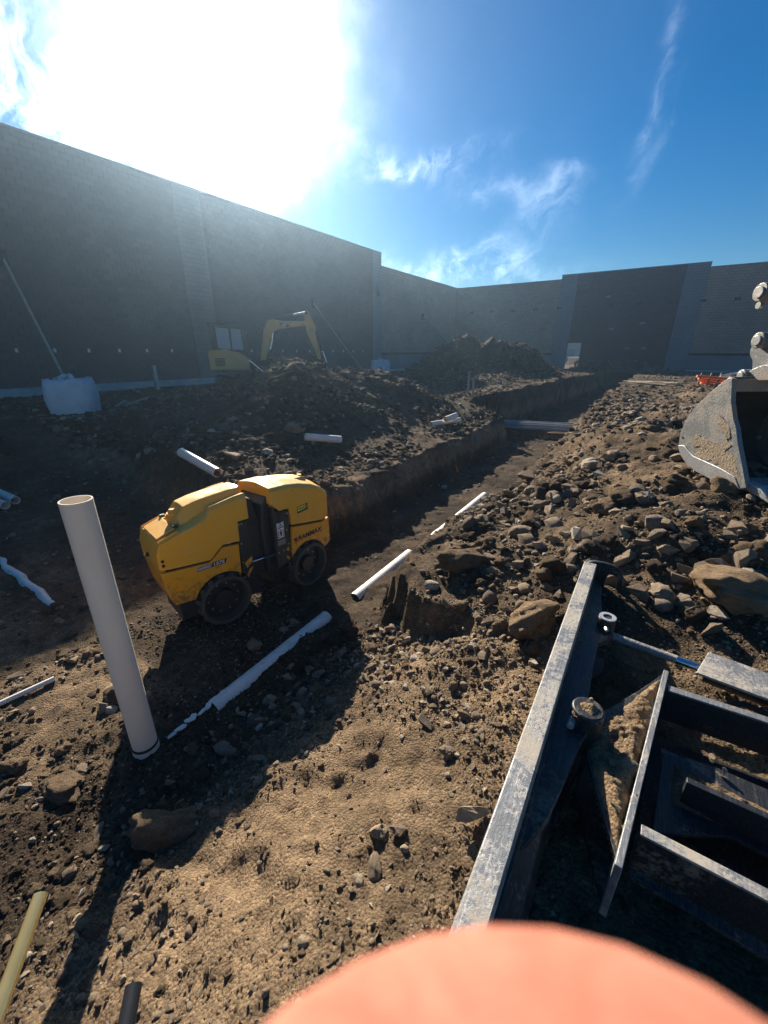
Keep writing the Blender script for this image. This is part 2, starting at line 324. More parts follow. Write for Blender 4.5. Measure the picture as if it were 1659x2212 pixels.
plain('orange_plastic', (.85, .20, .03), (.90, .26, .05), 4, .5, bmp=.02, dirt=(DUST, .15, 7))
plain('rust_red', (.24, .07, .04), (.3, .1, .06), 6, .7)
plain('white_paint', (.75, .75, .74), (.8, .8, .79), 2, .28, bmp=0)
plain('red_lens', (.45, .012, .015), None, 2, .2, bmp=0)
plain('chalk', (.72, .72, .70), (.8, .8, .78), 9, .9, bmp=.3)
plain('decal_white', (.78, .77, .74), (.7, .68, .64), 8, .5, bmp=0, dirt=((.35, .28, .2), .2, 14))
plain('decal_black', (.014, .013, .013), None, 8, .5, bmp=0)
plain('decal_red', (.42, .03, .02), None, 8, .5, bmp=0)
plain('decal_grey', (.20, .19, .18), (.27, .25, .23), 12, .6, bmp=0)
plain('decal_yellow', (.72, .62, .06), (.78, .66, .1), 8, .5, bmp=0)
plain('spray_orange', (.85, .13, .03), None, 9, .8, bmp=.2)
plain('facade', (.34, .33, .32), (.40, .39, .37), .3, .9, bmp=.1)
m, t, b = nodes('glass'); b.inputs['Base Color'].default_value = (.62, .68, .70, 1); b.inputs['Roughness'].default_value = .12; b.inputs['Transmission Weight'].default_value = .55; b.inputs['IOR'].default_value = 1.1
M_ = MATS
# ------------------------------------------------------------------ ground: pad, trench, cross cut, spoil heaps
PILES = [(-8.6, 7.7, .88, 1.3, 1.3), (-9.2, 9.6, .62, 1.3, 1.7), (-10.0, 6.0, .38, 1.4, 1.1), (-7.2, 7.0, .28, 1.2, 1.5), (-8.3, 11.6, .50, 1.6, 1.4), (-6.5, 12.2, .22, 1.2, 1.0), (-7.4, 9.4, .35, 1.4, 2.2),
         (-11.2, 25.6, 1.75, 2.0, 1.8), (-8.2, 28.0, 1.7, 1.7, 2.0), (-9.8, 26.6, .5, 2.2, 1.6), (-12.6, 23.6, .45, 1.6, 1.5), (-6.6, 32, .22, 1.2, 2.0), (-3.2, 39.5, 1.0, 2.6, 1.2), (-7.8, 22.5, .35, 1.6, 2.5),
         (2.6, 5.2, .22, 1.4, 1.2), (-.2, 7.6, .16, .8, 1.5)]
FLOOR0 = -.65
def terrain(x, y, fine=True):
    x = np.asarray(x, float); y = np.asarray(y, float)
    ex = x + .20 * fbm(x, y, 1.3, 4, 3) + .15 * fbm(x, y, 5, 3, 5) + .05 * fbm(x, y, 15, 2, 7); ey = y + .35 * fbm(x, y, .9, 4, 9) + .15 * fbm(x, y, 5, 3, 6)
    Rt = -.06 + .68 * sm(-2.3, .7, x + .25 * (y - 5)) * sm(1.5, 5.0, y)
    Rt = Rt + .30 * sm(-6, -1.2, -np.abs(x - 3.4) * 1.0) * sm(1.0, 4.2, y) * sm(13, 7, y)
    Rt = Rt + .10 * sm(-2.7, -1.9, x) * sm(-.3, -1.3, x) * sm(3.0, 3.5, y) * sm(6.6, 5.2, y) * (1 + 1.2 * fbm(x, y, 2.2, 3, 101))
    xl = -4.05 - 1.25 * sm(12.9, 13.9, y) + .055 * np.clip(y - 14, 0, 20)
    Lt = .04 + .5 * sm(0, 3.2, (xl - .1) - x); Lt = Lt + (.62 - Lt) * sm(12.2, 14.5, y)
    pile = 0
    for (px, py, h, sx, sy) in PILES:
        q = ((x - px) / sx) ** 2 + ((y - py) / sy) ** 2
        pile = pile + h * np.exp(-q * .72) * (1 + .35 * fbm(x, y, 1.1, 3, 31))
    Fl = -.65 + .40 * sm(-5.2, -10.5, x) * sm(13, 3, y) + .75 * sm(-10, -13, x) * sm(14, 3, y)
    xr = -1.55 - .45 * sm(9, 3.4, y) + 1.65 * sm(3.2, 2.75, ey) - .1 * sm(14, 26, y)
    wr = .34 + 1.55 * sm(3.15, 2.75, ey)
    mr = sm(0, 1, (ex - (xr - wr)) / wr)
    fr = sm(0, 1, (ey - (3.25 - .02 * (x + 4))) / (.75 + 1.6 * sm(-7, -10.5, x)))
    ml = sm(0, 1, (xl + .28 - ex) / .42) * fr
    z = Fl + (Rt - Fl) * mr
    z = z + (Lt - z) * ml
    far = np.maximum(sm(36.0, 37.2, ey), sm(-1.5, -5, y)); z = z + (.55 - z) * far
    z = z + (.55 - z) * sm(13, 18, x) 
    z = z + (.55 - z) * sm(-12.5, -15, x)
    z = z + pile
    out = sm(60, 75, np.hypot(x, y - 15)); z = z * (1 - out) + .35 * out
    wall = np.clip(mr * (1 - mr) * 4, 0, 1) + np.clip(ml * (1 - ml) * 4, 0, 1)
    rub = np.clip(mr * sm(2.6, 4.5, y + .4 * x) + .35 + np.clip(pile * 1.4, 0, 1), 0, 1.3) * sm(44, 36, y)
    if fine:
        z = z + rub * (.16 * fbm(x, y, .8, 3, 41) + .085 * fbm(x, y, 3.1, 4, 43) * sm(30, 13, np.hypot(x, y))) + .05 * fbm(x, y, 2.0, 4, 51) * (1 - out)
        d = np.hypot(x, y)
        z = z + (.024 * fbm(x, y, 7, 4, 61, .6)) * sm(22, 8, d) + .016 * np.maximum(fbm(x, y, 20, 3, 71, .6), 0) * sm(10, 5, d)
        z = z + wall * .05 * fbm(x, y, 6, 3, 81)
    pl = sm(.36, .16, np.abs(x + 2.63)) * sm(2.95, 3.2, y) * sm(8.6, 8.0, y); z = z + (np.minimum(z, FLOOR0 + .01) - z) * pl
    rl = sm(.5, .3, np.abs(x + 3.62)) * sm(.5, .3, np.abs(y - 2.6) - .9); z = z + (np.minimum(z, FLOOR0 - .005) - z) * rl
    return z
def dry_lit_map(x, y, z):      # how far the dug soil has dried: fresh trench and heaps are moist, the trodden slope and old pad are not; the sunlit pit patch is painted paler
    d = .35 + .42 * sm(-2.6, -1.6, x) * sm(3.1, 2.6, y) + .18 * sm(-2.0, -1.0, x) * sm(2.6, 3.4, y) + .26 * sm(-2.7, -3.3, x) * sm(2.4, 1.6, y) * sm(-8, -5, x) + .15 * sm(36, 40, y)
    return d + .50 * sm(-.5, -.3, z) * sm(.12, -.05, z) * sm(-3.4, -3.8, x) * sm(3.2, 4.2, y)
def tz(x, y): return float(terrain(np.array([x]), np.array([y]))[0])
_TS = np.geomspace(.9, 70, 2600)
def hit(px, py, lift=0.0):      # where the line of sight through a pixel meets the ground
    d = ray(px, py); X_ = CAM.x + d.x * _TS; Y_ = CAM.y + d.y * _TS; Z_ = CAM.z + d.z * _TS
    g = terrain(X_, Y_); k = int(np.argmax(Z_ < g + lift)); return Vector((X_[k], Y_[k], g[k]))
def axis(a, b, lo, hi, st, g, far):
    pts = list(np.arange(a, b, st)); d = st; p = b; right = []
    while p < far[1]:
        right.append(p); d *= g if p < hi else 1.16; p += d
    d = st; p = a; left = []
    while p > far[0]:
        d *= g if p > lo else 1.16; p -= d; left.append(p)
    return np.array(left[::-1] + pts + right)
ax = axis(-7.2, 2.4, -21, 14, .030, 1.022, (-900, 900)); ay = axis(-.3, 7.2, -6, 46, .030, 1.02, (-900, 900))
gx, gy = np.meshgrid(ax, ay); gz = terrain(gx, gy)
nx, ny = len(ax), len(ay)
me = bpy.data.meshes.new('ground'); co = np.stack([gx, gy, gz], -1).reshape(-1, 3)
idx = np.arange(nx * ny).reshape(ny, nx); quads = np.stack([idx[:-1, :-1], idx[:-1, 1:], idx[1:, 1:], idx[1:, :-1]], -1).reshape(-1, 4)
me.vertices.add(len(co)); me.vertices.foreach_set('co', co.ravel().astype(np.float32))
me.loops.add(quads.size); me.loops.foreach_set('vertex_index', quads.ravel().astype(np.int32))
me.polygons.add(len(quads)); me.polygons.foreach_set('loop_start', np.arange(0, quads.size, 4, dtype=np.int32))
me.update(); me.validate(); me.shade_smooth(); me.materials.append(M_['soil'])
dry_lit_v = dry_lit_map(gx, gy, gz)
at_ = me.attributes.new('dry_lit', 'FLOAT', 'POINT'); at_.data.foreach_set('value', dry_lit_v.ravel().astype(np.float32))
go = bpy.data.objects.new('ground', me); COL.objects.link(go); tag(go, 'brown dug soil with a trench cut through it and spoil heaps', kind='structure')

# ------------------------------------------------------------------ block walls
def wall_part(root, name, mat, rects, holes, frame, nb, core, vis):
    """rects: (u0,u1,z0,z1) filled with running-bond blocks; frame(u,z,d) -> local point; the nb blocks that show largest become parts of their own"""
    bl = []
    for (u0, u1, z0, z1) in rects:
        k = 0; z = z0
        while z < z1 - .05:
            h = min(.2, z1 - z); u = u0 - (.2 if k % 2 else 0)
            while u < u1 - .02:
                a = max(u, u0); b_ = min(u + .4, u1); u += .4
                if b_ - a < .03: continue
                segs = [(a, b_)]
                for (h0, h1, g0, g1) in holes:
                    if z + h > g0 + .02 and z < g1 - .02:
                        ns = []
                        for (p, q) in segs:
                            if q <= h0 or p >= h1: ns.append((p, q))
                            else:
                                if p < h0 - .02: ns.append((p, h0))
                                if q > h1 + .02: ns.append((h1, q))
                        segs = ns
                for (p, q) in segs: bl.append((p, q, z, z + h))
            z += .2; k += 1
    j = .005; dep = .008
    full = [i for i, q in enumerate(bl) if abs(q[1] - q[0] - .4) < .001 and abs(q[3] - q[2] - .2) < .001 and vis(q)]
    full.sort(key=lambda i: vis(bl[i]), reverse=True); own = set(full[:nb])
    def blk(mb, q, dd, o=(0, 0)):
        a, b_, z0, z1 = q[0] + j - o[0], q[1] - j - o[0], q[2] + j - o[1], q[3] - j - o[1]
        c = .004
        fr_ = [frame(a + c, z0 + c, dd), frame(b_ - c, z0 + c, dd), frame(b_ - c, z1 - c, dd), frame(a + c, z1 - c, dd)]
        bk = [frame(a, z0, -.01), frame(b_, z0, -.01), frame(b_, z1, -.01), frame(a, z1, -.01)]
        mb.add(fr_ + bk, [(0, 1, 2, 3), (4, 5, 1, 0), (5, 6, 2, 1), (6, 7, 3, 2), (7, 4, 0, 3)])
    mb = MB()
    for i, q in enumerate(bl):
        if i not in own: blk(mb, q, dep + random.uniform(-.003, .004))
    if mb.v: tag(mb.build(name, mat, root), kind='stuff')
    if own:
        pm = MB(); blk(pm, (0, .4, 0, .2), dep)
        first = None
        for i in sorted(own):
            q = bl[i]; loc = Vector(frame(q[0], q[2], random.uniform(-.003, .004))) - Vector(frame(0, 0, 0))
            if first is None: first = pm.build('block', mat, root); first.location = loc
            else:
                c = dup(first, root); c.location = loc
# long wall on the sun side (x = -20, seen from its +x face)
XW = -20.0; YF = 44.4; YS = -14.0
lw = empty('block_wall', (XW, 0, 0)); tag(lw, 'long tall block wall with dark panels, pale pilasters and diagonal braces', 'wall')
fr = lambda u, z, d: (d, u, z)
mb = MB(); mb.box((-.16, (YS + 30.0) / 2, 4.6), (.3, 30.0 - YS, 8.85)); mb.build('wall_core', M_['mortar'], lw)
mb = MB(); mb.box((-.16, (30.02 + YF + .3) / 2, 4.2), (.3, YF + .3 - 30.02, 7.9)); mb.build('wall_core', M_['mortar'], lw)
def visL(q):
    u, z = (q[0] + q[1]) / 2, (q[2] + q[3]) / 2
    v = _RM.transposed() @ (Vector((XW, u, z)) - CAM)
    if v.z > -.1 or abs(v.x / v.z) > .93 or abs(v.y / v.z) > 1.2: return 0
    return 1 / (Vector((XW, u, z)) - CAM).length ** 2 if z > 1.0 else 0
wall_part(lw, 'dark_block_courses', M_['block_dark'], [(YS, 13.2, .85, 9.05), (14.6, 28.8, .85, 9.05)], [], fr, 300, None, visL)
wall_part(lw, 'tan_block_courses', M_['block_tan'], [(30.02, YF - .02, 2.05, 8.2)], [], fr, 0, None, visL)
wall_part(lw, 'grey_base_courses', M_['block_grey'], [(30.02, YF - .02, .45, 1.85)], [], fr, 0, None, visL)
MB().box((.006, (30.02 + YF) / 2, 1.95), (.05, YF - 30.06, .19)).build('red_band', M_['block_red'], lw)
for a, b_ in ((13.2, 14.6), (28.8, 30.0)):
    p = MB().box((-.05, (a + b_) / 2, 4.72), (.2, b_ - a - .01, 8.6)).build('pilaster', M_['mortar'], lw)
    wall_part(p, 'pilaster_courses', M_['block_mid' if a < 20 else 'block_grey'], [(a, b_, .45, 9.05)], [], lambda u, z, d: (d + .05, u, z), 0, None, visL)
MB().box((-.14, (YS + 30) / 2, 9.085), (.42, 30.02 - YS, .07)).build('coping', M_['coping'], lw)
MB().box((-.14, (30.03 + YF) / 2, 8.235), (.42, YF - 30.04, .07)).build('coping', M_['coping'], lw)
MB().box((.12, (YS + 30) / 2, .62), (.34, 30.0 - YS, .44)).build('footing', M_['concrete'], lw, bevel=.015)
MB().box((.10, (30.0 + YF) / 2, .55), (.3, YF - 30.1, .30)).build('footing', M_['concrete'], lw, bevel=.015)
f0 = None; yy = 1.24
while yy < 28.5:
    if not 13.1 < yy < 14.7:
        if f0 is None: f0 = MB().box((.018, 0, 0), (.03, .09, .14)).build('embed_plate', M_['galvanized'], lw); f0.location = (0, yy, 2.15)
        else: c = dup(f0, lw); c.location = (0, yy, 2.15)
    yy += 1.19
MB().box((.1, 29.4, 6.3), (.12, .22, .42)).build('bracket', M_['black_paint'], lw)
MB().box((.08, 29.4, 6.62), (.08, .1, .25)).build('bracket', M_['black_paint'], lw)
# cross wall at the far end (y = YF, seen from its -y face)
fw = empty('block_wall', (0, YF, 0)); tag(fw, 'far cross wall of tan block with a dark panel and a doorway', 'wall')
fr2 = lambda u, z, d: (u, -d, z)
XE = 16.0; DX0, DX1, DZ = -8.38, -7.18, 2.88
def visF(q):
    u, z = (q[0] + q[1]) / 2, (q[2] + q[3]) / 2
    v = _RM.transposed() @ (Vector((u, YF, z)) - CAM)
    if v.z > -.1 or abs(v.x / v.z) > .93 or abs(v.y / v.z) > 1.2: return 0
    return 1 / (Vector((u, YF, z)) - CAM).length ** 2 if z > 2.2 else 0
door = (DX0, DX1, .3, DZ)
for (a, b_, z0, z1) in ((-20.005, -9.7, .2, 8.2), (-9.7, DX0, .2, 8.55), (DX1, 1.25, .2, 8.55), (DX0, DX1, DZ, 8.55), (1.25, XE, .2, 8.2)):
    MB().box(((a + b_) / 2, .16, (z0 + z1) / 2), (b_ - a, .3, z1 - z0)).build('wall_core', M_['mortar'], fw)
pk = [(-18.26 + 2.17 * i) for i in range(15)]
pockets = [(u - .2, u + .2, 5.8, 6.0) for u in pk]
wall_part(fw, 'dark_block_courses', M_['block_dark'], [(-8.3, -.3, .6, 8.55)], [door] + pockets, fr2, 300, None, visF)
wall_part(fw, 'tan_block_courses', M_['block_tan'], [(-19.97, -9.7, 2.0, 8.2), (1.25, XE, 2.0, 8.2)], pockets, fr2, 0, None, visF)
wall_part(fw, 'grey_base_courses', M_['block_grey'], [(-19.97, -9.7, .4, 1.8), (1.25, XE, .4, 1.8)], [], fr2, 0, None, visF)
for a, b_ in ((-19.97, -9.71), (1.26, XE)):
    MB().box(((a + b_) / 2, -.006, 1.9), (b_ - a, .05, .19)).build('red_band', M_['block_red'], fw)
for a, b_ in ((-9.7, -8.3), (-.3, 1.25)):
    hs = [door] if a < -5 else []
    p = MB().box(((a + min(b_, DX0 if a < -5 else b_)) / 2, .05, 4.4), (min(b_, DX0 if a < -5 else b_) - a - .01, .2, 8.2)).build('pilaster', M_['mortar'], fw)
    wall_part(p, 'pilaster_courses', M_['block_grey'], [(a, b_, .4, 8.55)], hs + pockets, lambda u, z, d: (u, -d - .05, z), 0, None, visF)
for (a, b_, z) in ((-19.98, -9.72, 8.235), (-9.7, 1.25, 8.585), (1.27, XE, 8.235)):
    MB().box(((a + b_) / 2, .14, z), (b_ - a, .42, .07)).build('coping', M_['coping'], fw)
MB().box((8.6, -.1, .5), (14.6, .3, .36)).build('footing', M_['concrete'], fw, bevel=.015)
MB().box((-14.6, -.1, .5), (9.8, .3, .36)).build('footing', M_['concrete'], fw, bevel=.015)
f0 = None
for u in pk:
    if u > XE - .3: continue
    dd = -.048 if (-9.7 < u < -8.3 or -.3 < u < 1.25) else .002
    if f0 is None: f0 = MB().box((0, 0, 0), (.39, .012, .19)).build('pocket_shade_plate', M_['decal_black'], fw); f0.location = (u, dd - .004, 5.9)  # thin black plate stands in for the shade inside each pocket
    else: c = dup(f0, fw); c.location = (u, dd - .004, 5.9)
for (u, z) in ((-2.6, 4.4), (-4.9, 4.0), (-5.6, 6.6), (-3.4, 2.4), (-2.1, 2.4)):
    MB().box((u, -.02, z), (.38, .02, .18)).build('patch_block', M_['block_grey'], fw)
# diagonal wall braces
def brace(top, foot, label):
    r_ = empty('wall_brace', foot)
    a = Vector(top) - Vector(foot)
    m1 = MB(); m1.path([(0, 0, .1), a * .5, a], .045, 10); m1.build('pole', M_['tan_pole'], r_, smooth=True)
    MB().box(a + Vector((.0, 0, .03)), (.10, .22, .5)).build('bracket', M_['black_paint'], r_)
    MB().box((0, 0, .05), (.4, .4, .12)).build('foot_block', M_['concrete'], r_)
    tag(r_, label, 'brace', 'diagonal braces holding the long block wall')
def footp(px, py, x, z=.55):
    p = PXp(px, py, x); return (x, p.y, z)
brace((XW + .08, 6.4, 5.08), footp(151, 817, -15.6, .6), 'diagonal pole brace reaching down behind the big white sack')
brace((XW + .08, 22.04, 5.02), footp(794, 811, -15.6, .55), 'diagonal pole brace beside the mini excavator bucket and small sack')
brace((XW + .08, 36.9, 5.1), (-15.6, 40.2, .55), 'diagonal pole brace on the tan wall behind the far heap')
# small post by the long wall
p = PXp(338, 826, -18.5)
mb = MB(); mb.box((0, 0, .5), (.14, .14, 1.35)); mb.box((0, 0, 1.19), (.17, .17, .03))
tag(mb.build('post', M_['galvanized'], None, bevel=.01), 'short pale post standing by the footing of the long wall', 'post'); bpy.data.objects['post'].location = (-18.5, p.y, .35)
# beyond the doorway
fb = MB(); fb.box((0, 0, 3.2), (60, 8, 7.2)); o = empty('far_building', (-14, 82, 0)); fb.build('wall', M_['facade'], o)
MB().box((0, 0, 6.95), (60.5, 8.5, .3)).build('parapet', M_['coping'], o)
for i in range(9): MB().box((-24 + i * 6, -4.03, 1.4), (1.4, .1, 2.2)).build('door', M_['coping'], o)
tag(o, 'pale plain building beyond the doorway in the far wall', 'building')
# ------------------------------------------------------------------ rocks, clods, gravel
def rock_mesh(name, kind, sd):
    rs = random.Random(sd); bm = bmesh.new()
    if kind in ('ang', 'crumb'):
        ex = (1, rs.uniform(.55, .9), rs.uniform(.4, .75) if kind == 'ang' else rs.uniform(.3, .5))
        for i in range(rs.randint(9, 13)):
            v = Vector((rs.gauss(0, 1), rs.gauss(0, 1), rs.gauss(0, 1))).normalized() * rs.uniform(.78, 1.05)
            bm.verts.new((v.x * ex[0], v.y * ex[1], v.z * ex[2]))
        res = bmesh.ops.convex_hull(bm, input=bm.verts)
        bmesh.ops.delete(bm, geom=[g for g in res['geom_interior'] if isinstance(g, bmesh.types.BMVert)], context='VERTS')
        bmesh.ops.bevel(bm, geom=list(bm.edges), offset=.022, segments=1, profile=.5, affect='EDGES')
        bmesh.ops.triangulate(bm, faces=bm.faces)
    else:
        bmesh.ops.create_icosphere(bm, subdivisions=3 if kind == 'clod' else 2, radius=1)
        o = Vector((sd * 3.7, sd * 1.3, sd * .7)); ex = (1, rs.uniform(.65, .95), rs.uniform(.45, .8))
        cuts = [(Vector((rs.gauss(0, 1), rs.gauss(0, 1), rs.gauss(0, 1))).normalized(), rs.uniform(.62, .85)) for _ in range(7)]
        for v in bm.verts:
            n = mnoise.noise(v.co * 1.1 + o) * (.55 if kind == 'clod' else .34) + mnoise.noise(v.co * 2.7 + o) * (.34 if kind == 'clod' else .1)
            if kind == 'clod': n += mnoise.noise(v.co * 6 + o) * .18
            p = v.co * (1 + n)
            if kind == 'round':
                for pn, pd in cuts:
                    k_ = p.dot(pn) - pd
                    if k_ > 0: p = p - pn * (k_ * .85)
            v.co = (p.x * ex[0], p.y * ex[1], p.z * ex[2])
    me = bpy.data.meshes.new(name); bm.to_mesh(me); bm.free()
    if kind in ('ang', 'crumb'): pass
    else: me.shade_smooth(); me.set_sharp_from_angle(angle=R(38)) if kind == 'round' else None
    me.materials.append(M_['clod' if kind in ('clod', 'crumb') else 'rock']); return me
KINDS = ['ang', 'round', 'ang', 'ang', 'ang', 'clod', 'ang', 'ang', 'ang', 'ang', 'round', 'clod', 'ang', 'ang', 'ang', 'clod', 'crumb', 'crumb', 'crumb', 'crumb', 'crumb']
RM = [rock_mesh('rock_%s' % k, k, i + 1) for i, k in enumerate(KINDS)]
IR = np.array([i for i, k in enumerate(KINDS) if k in ('ang', 'round')]); IC = np.array([i for i, k in enumerate(KINDS) if k in ('clod', 'crumb')])
pc = bpy.data.collections.new('gravel_shapes')
for i, me in enumerate(RM):
    o = bpy.data.objects.new('gravel_shape_%02d' % i, me); pc.objects.link(o)
NC = 330000
rr = np.exp(rng.uniform(math.log(.55), math.log(42), NC)); th = rng.uniform(-R(33.3) - R(62), -R(33.3) + R(62), NC)
xs = rr * np.sin(th); ys = rr * np.cos(th)
ext = np.zeros(NC, bool); ext[:70000] = True      # extra share for the rubble bank and the heaps
rb = rng.uniform(0, 1, 70000) < .55
xs[:70000] = np.where(rb, rng.uniform(-2.0, 3.4, 70000), rng.uniform(-13.5, -4.3, 70000)); ys[:70000] = np.where(rb, 2.5 + 13 * rng.uniform(0, 1, 70000) ** 1.7, 3.8 + 12 * rng.uniform(0, 1, 70000) ** 1.3)
far2 = rng.uniform(0, 1, 70000) < .14; xs[:70000] = np.where(far2, rng.uniform(-14, -5.5, 70000), xs[:70000]); ys[:70000] = np.where(far2, rng.uniform(15, 34, 70000), ys[:70000])
nr = slice(70000, 150000); xs[nr] = rng.uniform(-4.4, .1, 80000); ys[nr] = rng.uniform(-.35, 3.0, 80000)
rr = np.hypot(xs, ys); near_ = np.zeros(NC, bool); near_[nr] = True
zs = terrain(xs, ys); e = .06
sx_ = (terrain(xs + e, ys, False) - terrain(xs - e, ys, False)) / (2 * e); sy_ = (terrain(xs, ys + e, False) - terrain(xs, ys - e, False)) / (2 * e)
slope = np.hypot(sx_, sy_)
rub = np.clip(sm(-2.1, -1.4, xs) * sm(2.4, 4.2, ys + .4 * xs) + (xs < -4.2) * (ys > 3.7) * .8, 0, 1)
clump = .40 + 2.6 * fbm(xs, ys, .9, 4, 91)
acc = (.25 + .70 * rub) * np.clip(clump + .45, .12, 1.4); acc = np.where(slope > 1.1, acc * .35, acc)
acc *= (xs > -19.6) * (ys < 44) * (rng.random(NC) < acc)
keep = acc > 0; keep &= rng.random(NC) < .93
u = rng.random(NC); base = rr * .0021 + .0018
size = base * (1 - u) ** (-1 / 1.8); cap = np.where(rub > .4, .115, .075) * np.clip(rr / 2.2, .55, 1.6)
size = np.where(ext, size * 1.7, np.where(near_, size * 1.5, size)); size = np.minimum(size, cap * rng.uniform(.6, 1, NC)); size = np.where(slope > 1.1, np.minimum(size, .05), size)
X, Y, Z, S = xs[keep], ys[keep], zs[keep], size[keep] * .62; RUB = rub[keep]
app = S / np.hypot(np.hypot(X, Y), 2.1)
inv = np.array(_RM.transposed()); vx = np.stack([X, Y, Z - 2.1], -1) @ inv.T
inview = (vx[:, 2] < -.1) & (np.abs(vx[:, 0] / vx[:, 2]) < .93) & (np.abs(vx[:, 1] / vx[:, 2]) < 1.1)
order = np.argsort(np.where(inview, -app, 0)); big = order[:272]; isbig = np.zeros(len(X), bool); isbig[big] = True
def blocked(x, y):      # keep big stones off the machines and pipes
    return (-4.3 < x < -2.9 and 1.2 < y < 4.1) or (-.35 < x < 1.3 and .2 < y < 3.2) or (abs(x + 2.63) < .22) or (abs(x + 2.675) < .25 and abs(y - .85) < .3)
nb = 0
def zone(x, y, s, k):
    sz = 'large' if s > .085 else ('fist-sized' if s > .05 else 'small'); sh = {'ang': 'angular rock', 'round': 'rounded cobble', 'clod': 'crumbly soil lump'}[k]
    for (lx, ly, r_, w_) in ((.9, 5.0, 1.1, 'under the hanging bucket'), (-.1, 3.5, .65, 'round the far end of the blade beam'), (.8, 3.3, .8, 'beside the blade cylinder'), (-3.4, 2.5, 1.2, 'on the floor beside the roller'), (-2.7, .85, .7, 'at the foot of the standing pipe'), (-8, 5, 1.6, 'near the loose pipe on the heap')):
        if math.hypot(x - lx, y - ly) < r_: return '%s %s %s' % (sz, sh, w_), 'stones ' + w_
    if x > -1.9 and y > 9: return '%s %s on the bank towards the far lumber' % (sz, sh), 'stones on the far bank'
    if x > -1.9 and y > 2.6: return ('%s %s along the lip of the trench' % (sz, sh), 'stones along the trench lip') if x < -1.0 else ('%s %s in the open rubble of the bank' % (sz, sh), 'stones in the rubble')
    if x < -4.2 and y > 3.6: return '%s %s on the shaded spoil heap' % (sz, sh), 'stones on the spoil heaps'
    if x > -1.9: return '%s %s on the sunlit slope below the blade' % (sz, sh), 'stones on the sunlit slope'
    return '%s %s lying on the pit floor' % (sz, sh), 'stones on the pit floor'
first = {}
for i in big:
    x, y, z, s = float(X[i]), float(Y[i]), float(Z[i]), float(S[i])
    if blocked(x, y): continue
    k = int(rng.choice(IR)) if rng.random() < .8 else int(rng.choice([q for q in IC if KINDS[q] == 'clod'])); me = RM[k]
    nm = 'clod' if KINDS[k] == 'clod' else 'rock'
    o = bpy.data.objects.new(nm, me); COL.objects.link(o)
    s *= 1.15; o.scale = (s, s, s); o.rotation_euler = (random.uniform(-.5, .5), random.uniform(-.5, .5), random.uniform(0, 6.28)); o.location = (x, y, z + s * .18)
    lab, grp = zone(x, y, s, KINDS[k])
    o['dry_lit'] = float(dry_lit_map(x, y, z)); tag(o, lab, nm, grp); nb += 1
rest = ~isbig
for i in np.nonzero(rest)[0]:
    if S[i] > .02 and blocked(X[i], Y[i]): S[i] = .012
X, Y, Z, S, RUB = X[rest], Y[rest], Z[rest], S[rest], RUB[rest]
n = len(X); prock = np.where(S < .008, .22, np.where(S < .02, .38, .62)); prock = np.where((X < -4.2) & (Y > 3.6), prock * .3, np.where((X < -2.0) & (Y < 4), prock * .5, np.where(Y < 3, np.minimum(prock * 1.5, .8), prock))); ZPICK = rng.random(n) < prock
me = bpy.data.meshes.new('gravel'); me.vertices.add(n)
me.vertices.foreach_set('co', np.stack([X, Y, Z + S * np.where(ZPICK, .12, -.12)], -1).ravel().astype(np.float32))
a1 = me.attributes.new('scl', 'FLOAT', 'POINT'); a1.data.foreach_set('value', S.astype(np.float32))
a2 = me.attributes.new('rot', 'FLOAT_VECTOR', 'POINT'); a2.data.foreach_set('vector', np.stack([rng.uniform(-.4, .4, n), rng.uniform(-.4, .4, n), rng.uniform(0, 6.28, n)], -1).ravel().astype(np.float32))
a3 = me.attributes.new('pick', 'INT', 'POINT'); a3.data.foreach_set('value', np.where(ZPICK, rng.choice(IR, n), rng.choice(IC, n)).astype(np.int32))
a4 = me.attributes.new('dry_lit', 'FLOAT', 'POINT'); a4.data.foreach_set('value', dry_lit_map(X, Y, Z).astype(np.float32))
gv = bpy.data.objects.new('gravel', me); COL.objects.link(gv); tag(gv, 'countless small stones and crumbs strewn over the dug soil', 'gravel', kind='stuff')
ng = bpy.data.node_groups.new('scatter_gravel', 'GeometryNodeTree')
ng.interface.new_socket('Geometry', in_out='INPUT', socket_type='NodeSocketGeometry'); ng.interface.new_socket('Geometry', in_out='OUTPUT', socket_type='NodeSocketGeometry')
gi = ng.nodes.new('NodeGroupInput'); gout = ng.nodes.new('NodeGroupOutput'); iop = ng.nodes.new('GeometryNodeInstanceOnPoints'); ci = ng.nodes.new('GeometryNodeCollectionInfo')
ci.inputs['Collection'].default_value = pc; ci.inputs['Separate Children'].default_value = True; ci.inputs['Reset Children'].default_value = True
def na(nm, ty):
    q = ng.nodes.new('GeometryNodeInputNamedAttribute'); q.data_type = ty; q.inputs['Name'].default_value = nm; return q.outputs[0]
ng.links.new(gi.outputs[0], iop.inputs['Points']); ng.links.new(ci.outputs[0], iop.inputs['Instance']); iop.inputs['Pick Instance'].default_value = True
ng.links.new(na('pick', 'INT'), iop.inputs['Instance Index']); ng.links.new(na('rot', 'FLOAT_VECTOR'), iop.inputs['Rotation']); ng.links.new(na('scl', 'FLOAT'), iop.inputs['Scale'])
ng.links.new(iop.outputs[0], gout.inputs[0]); md = gv.modifiers.new('scatter', 'NODES'); md.node_group = ng
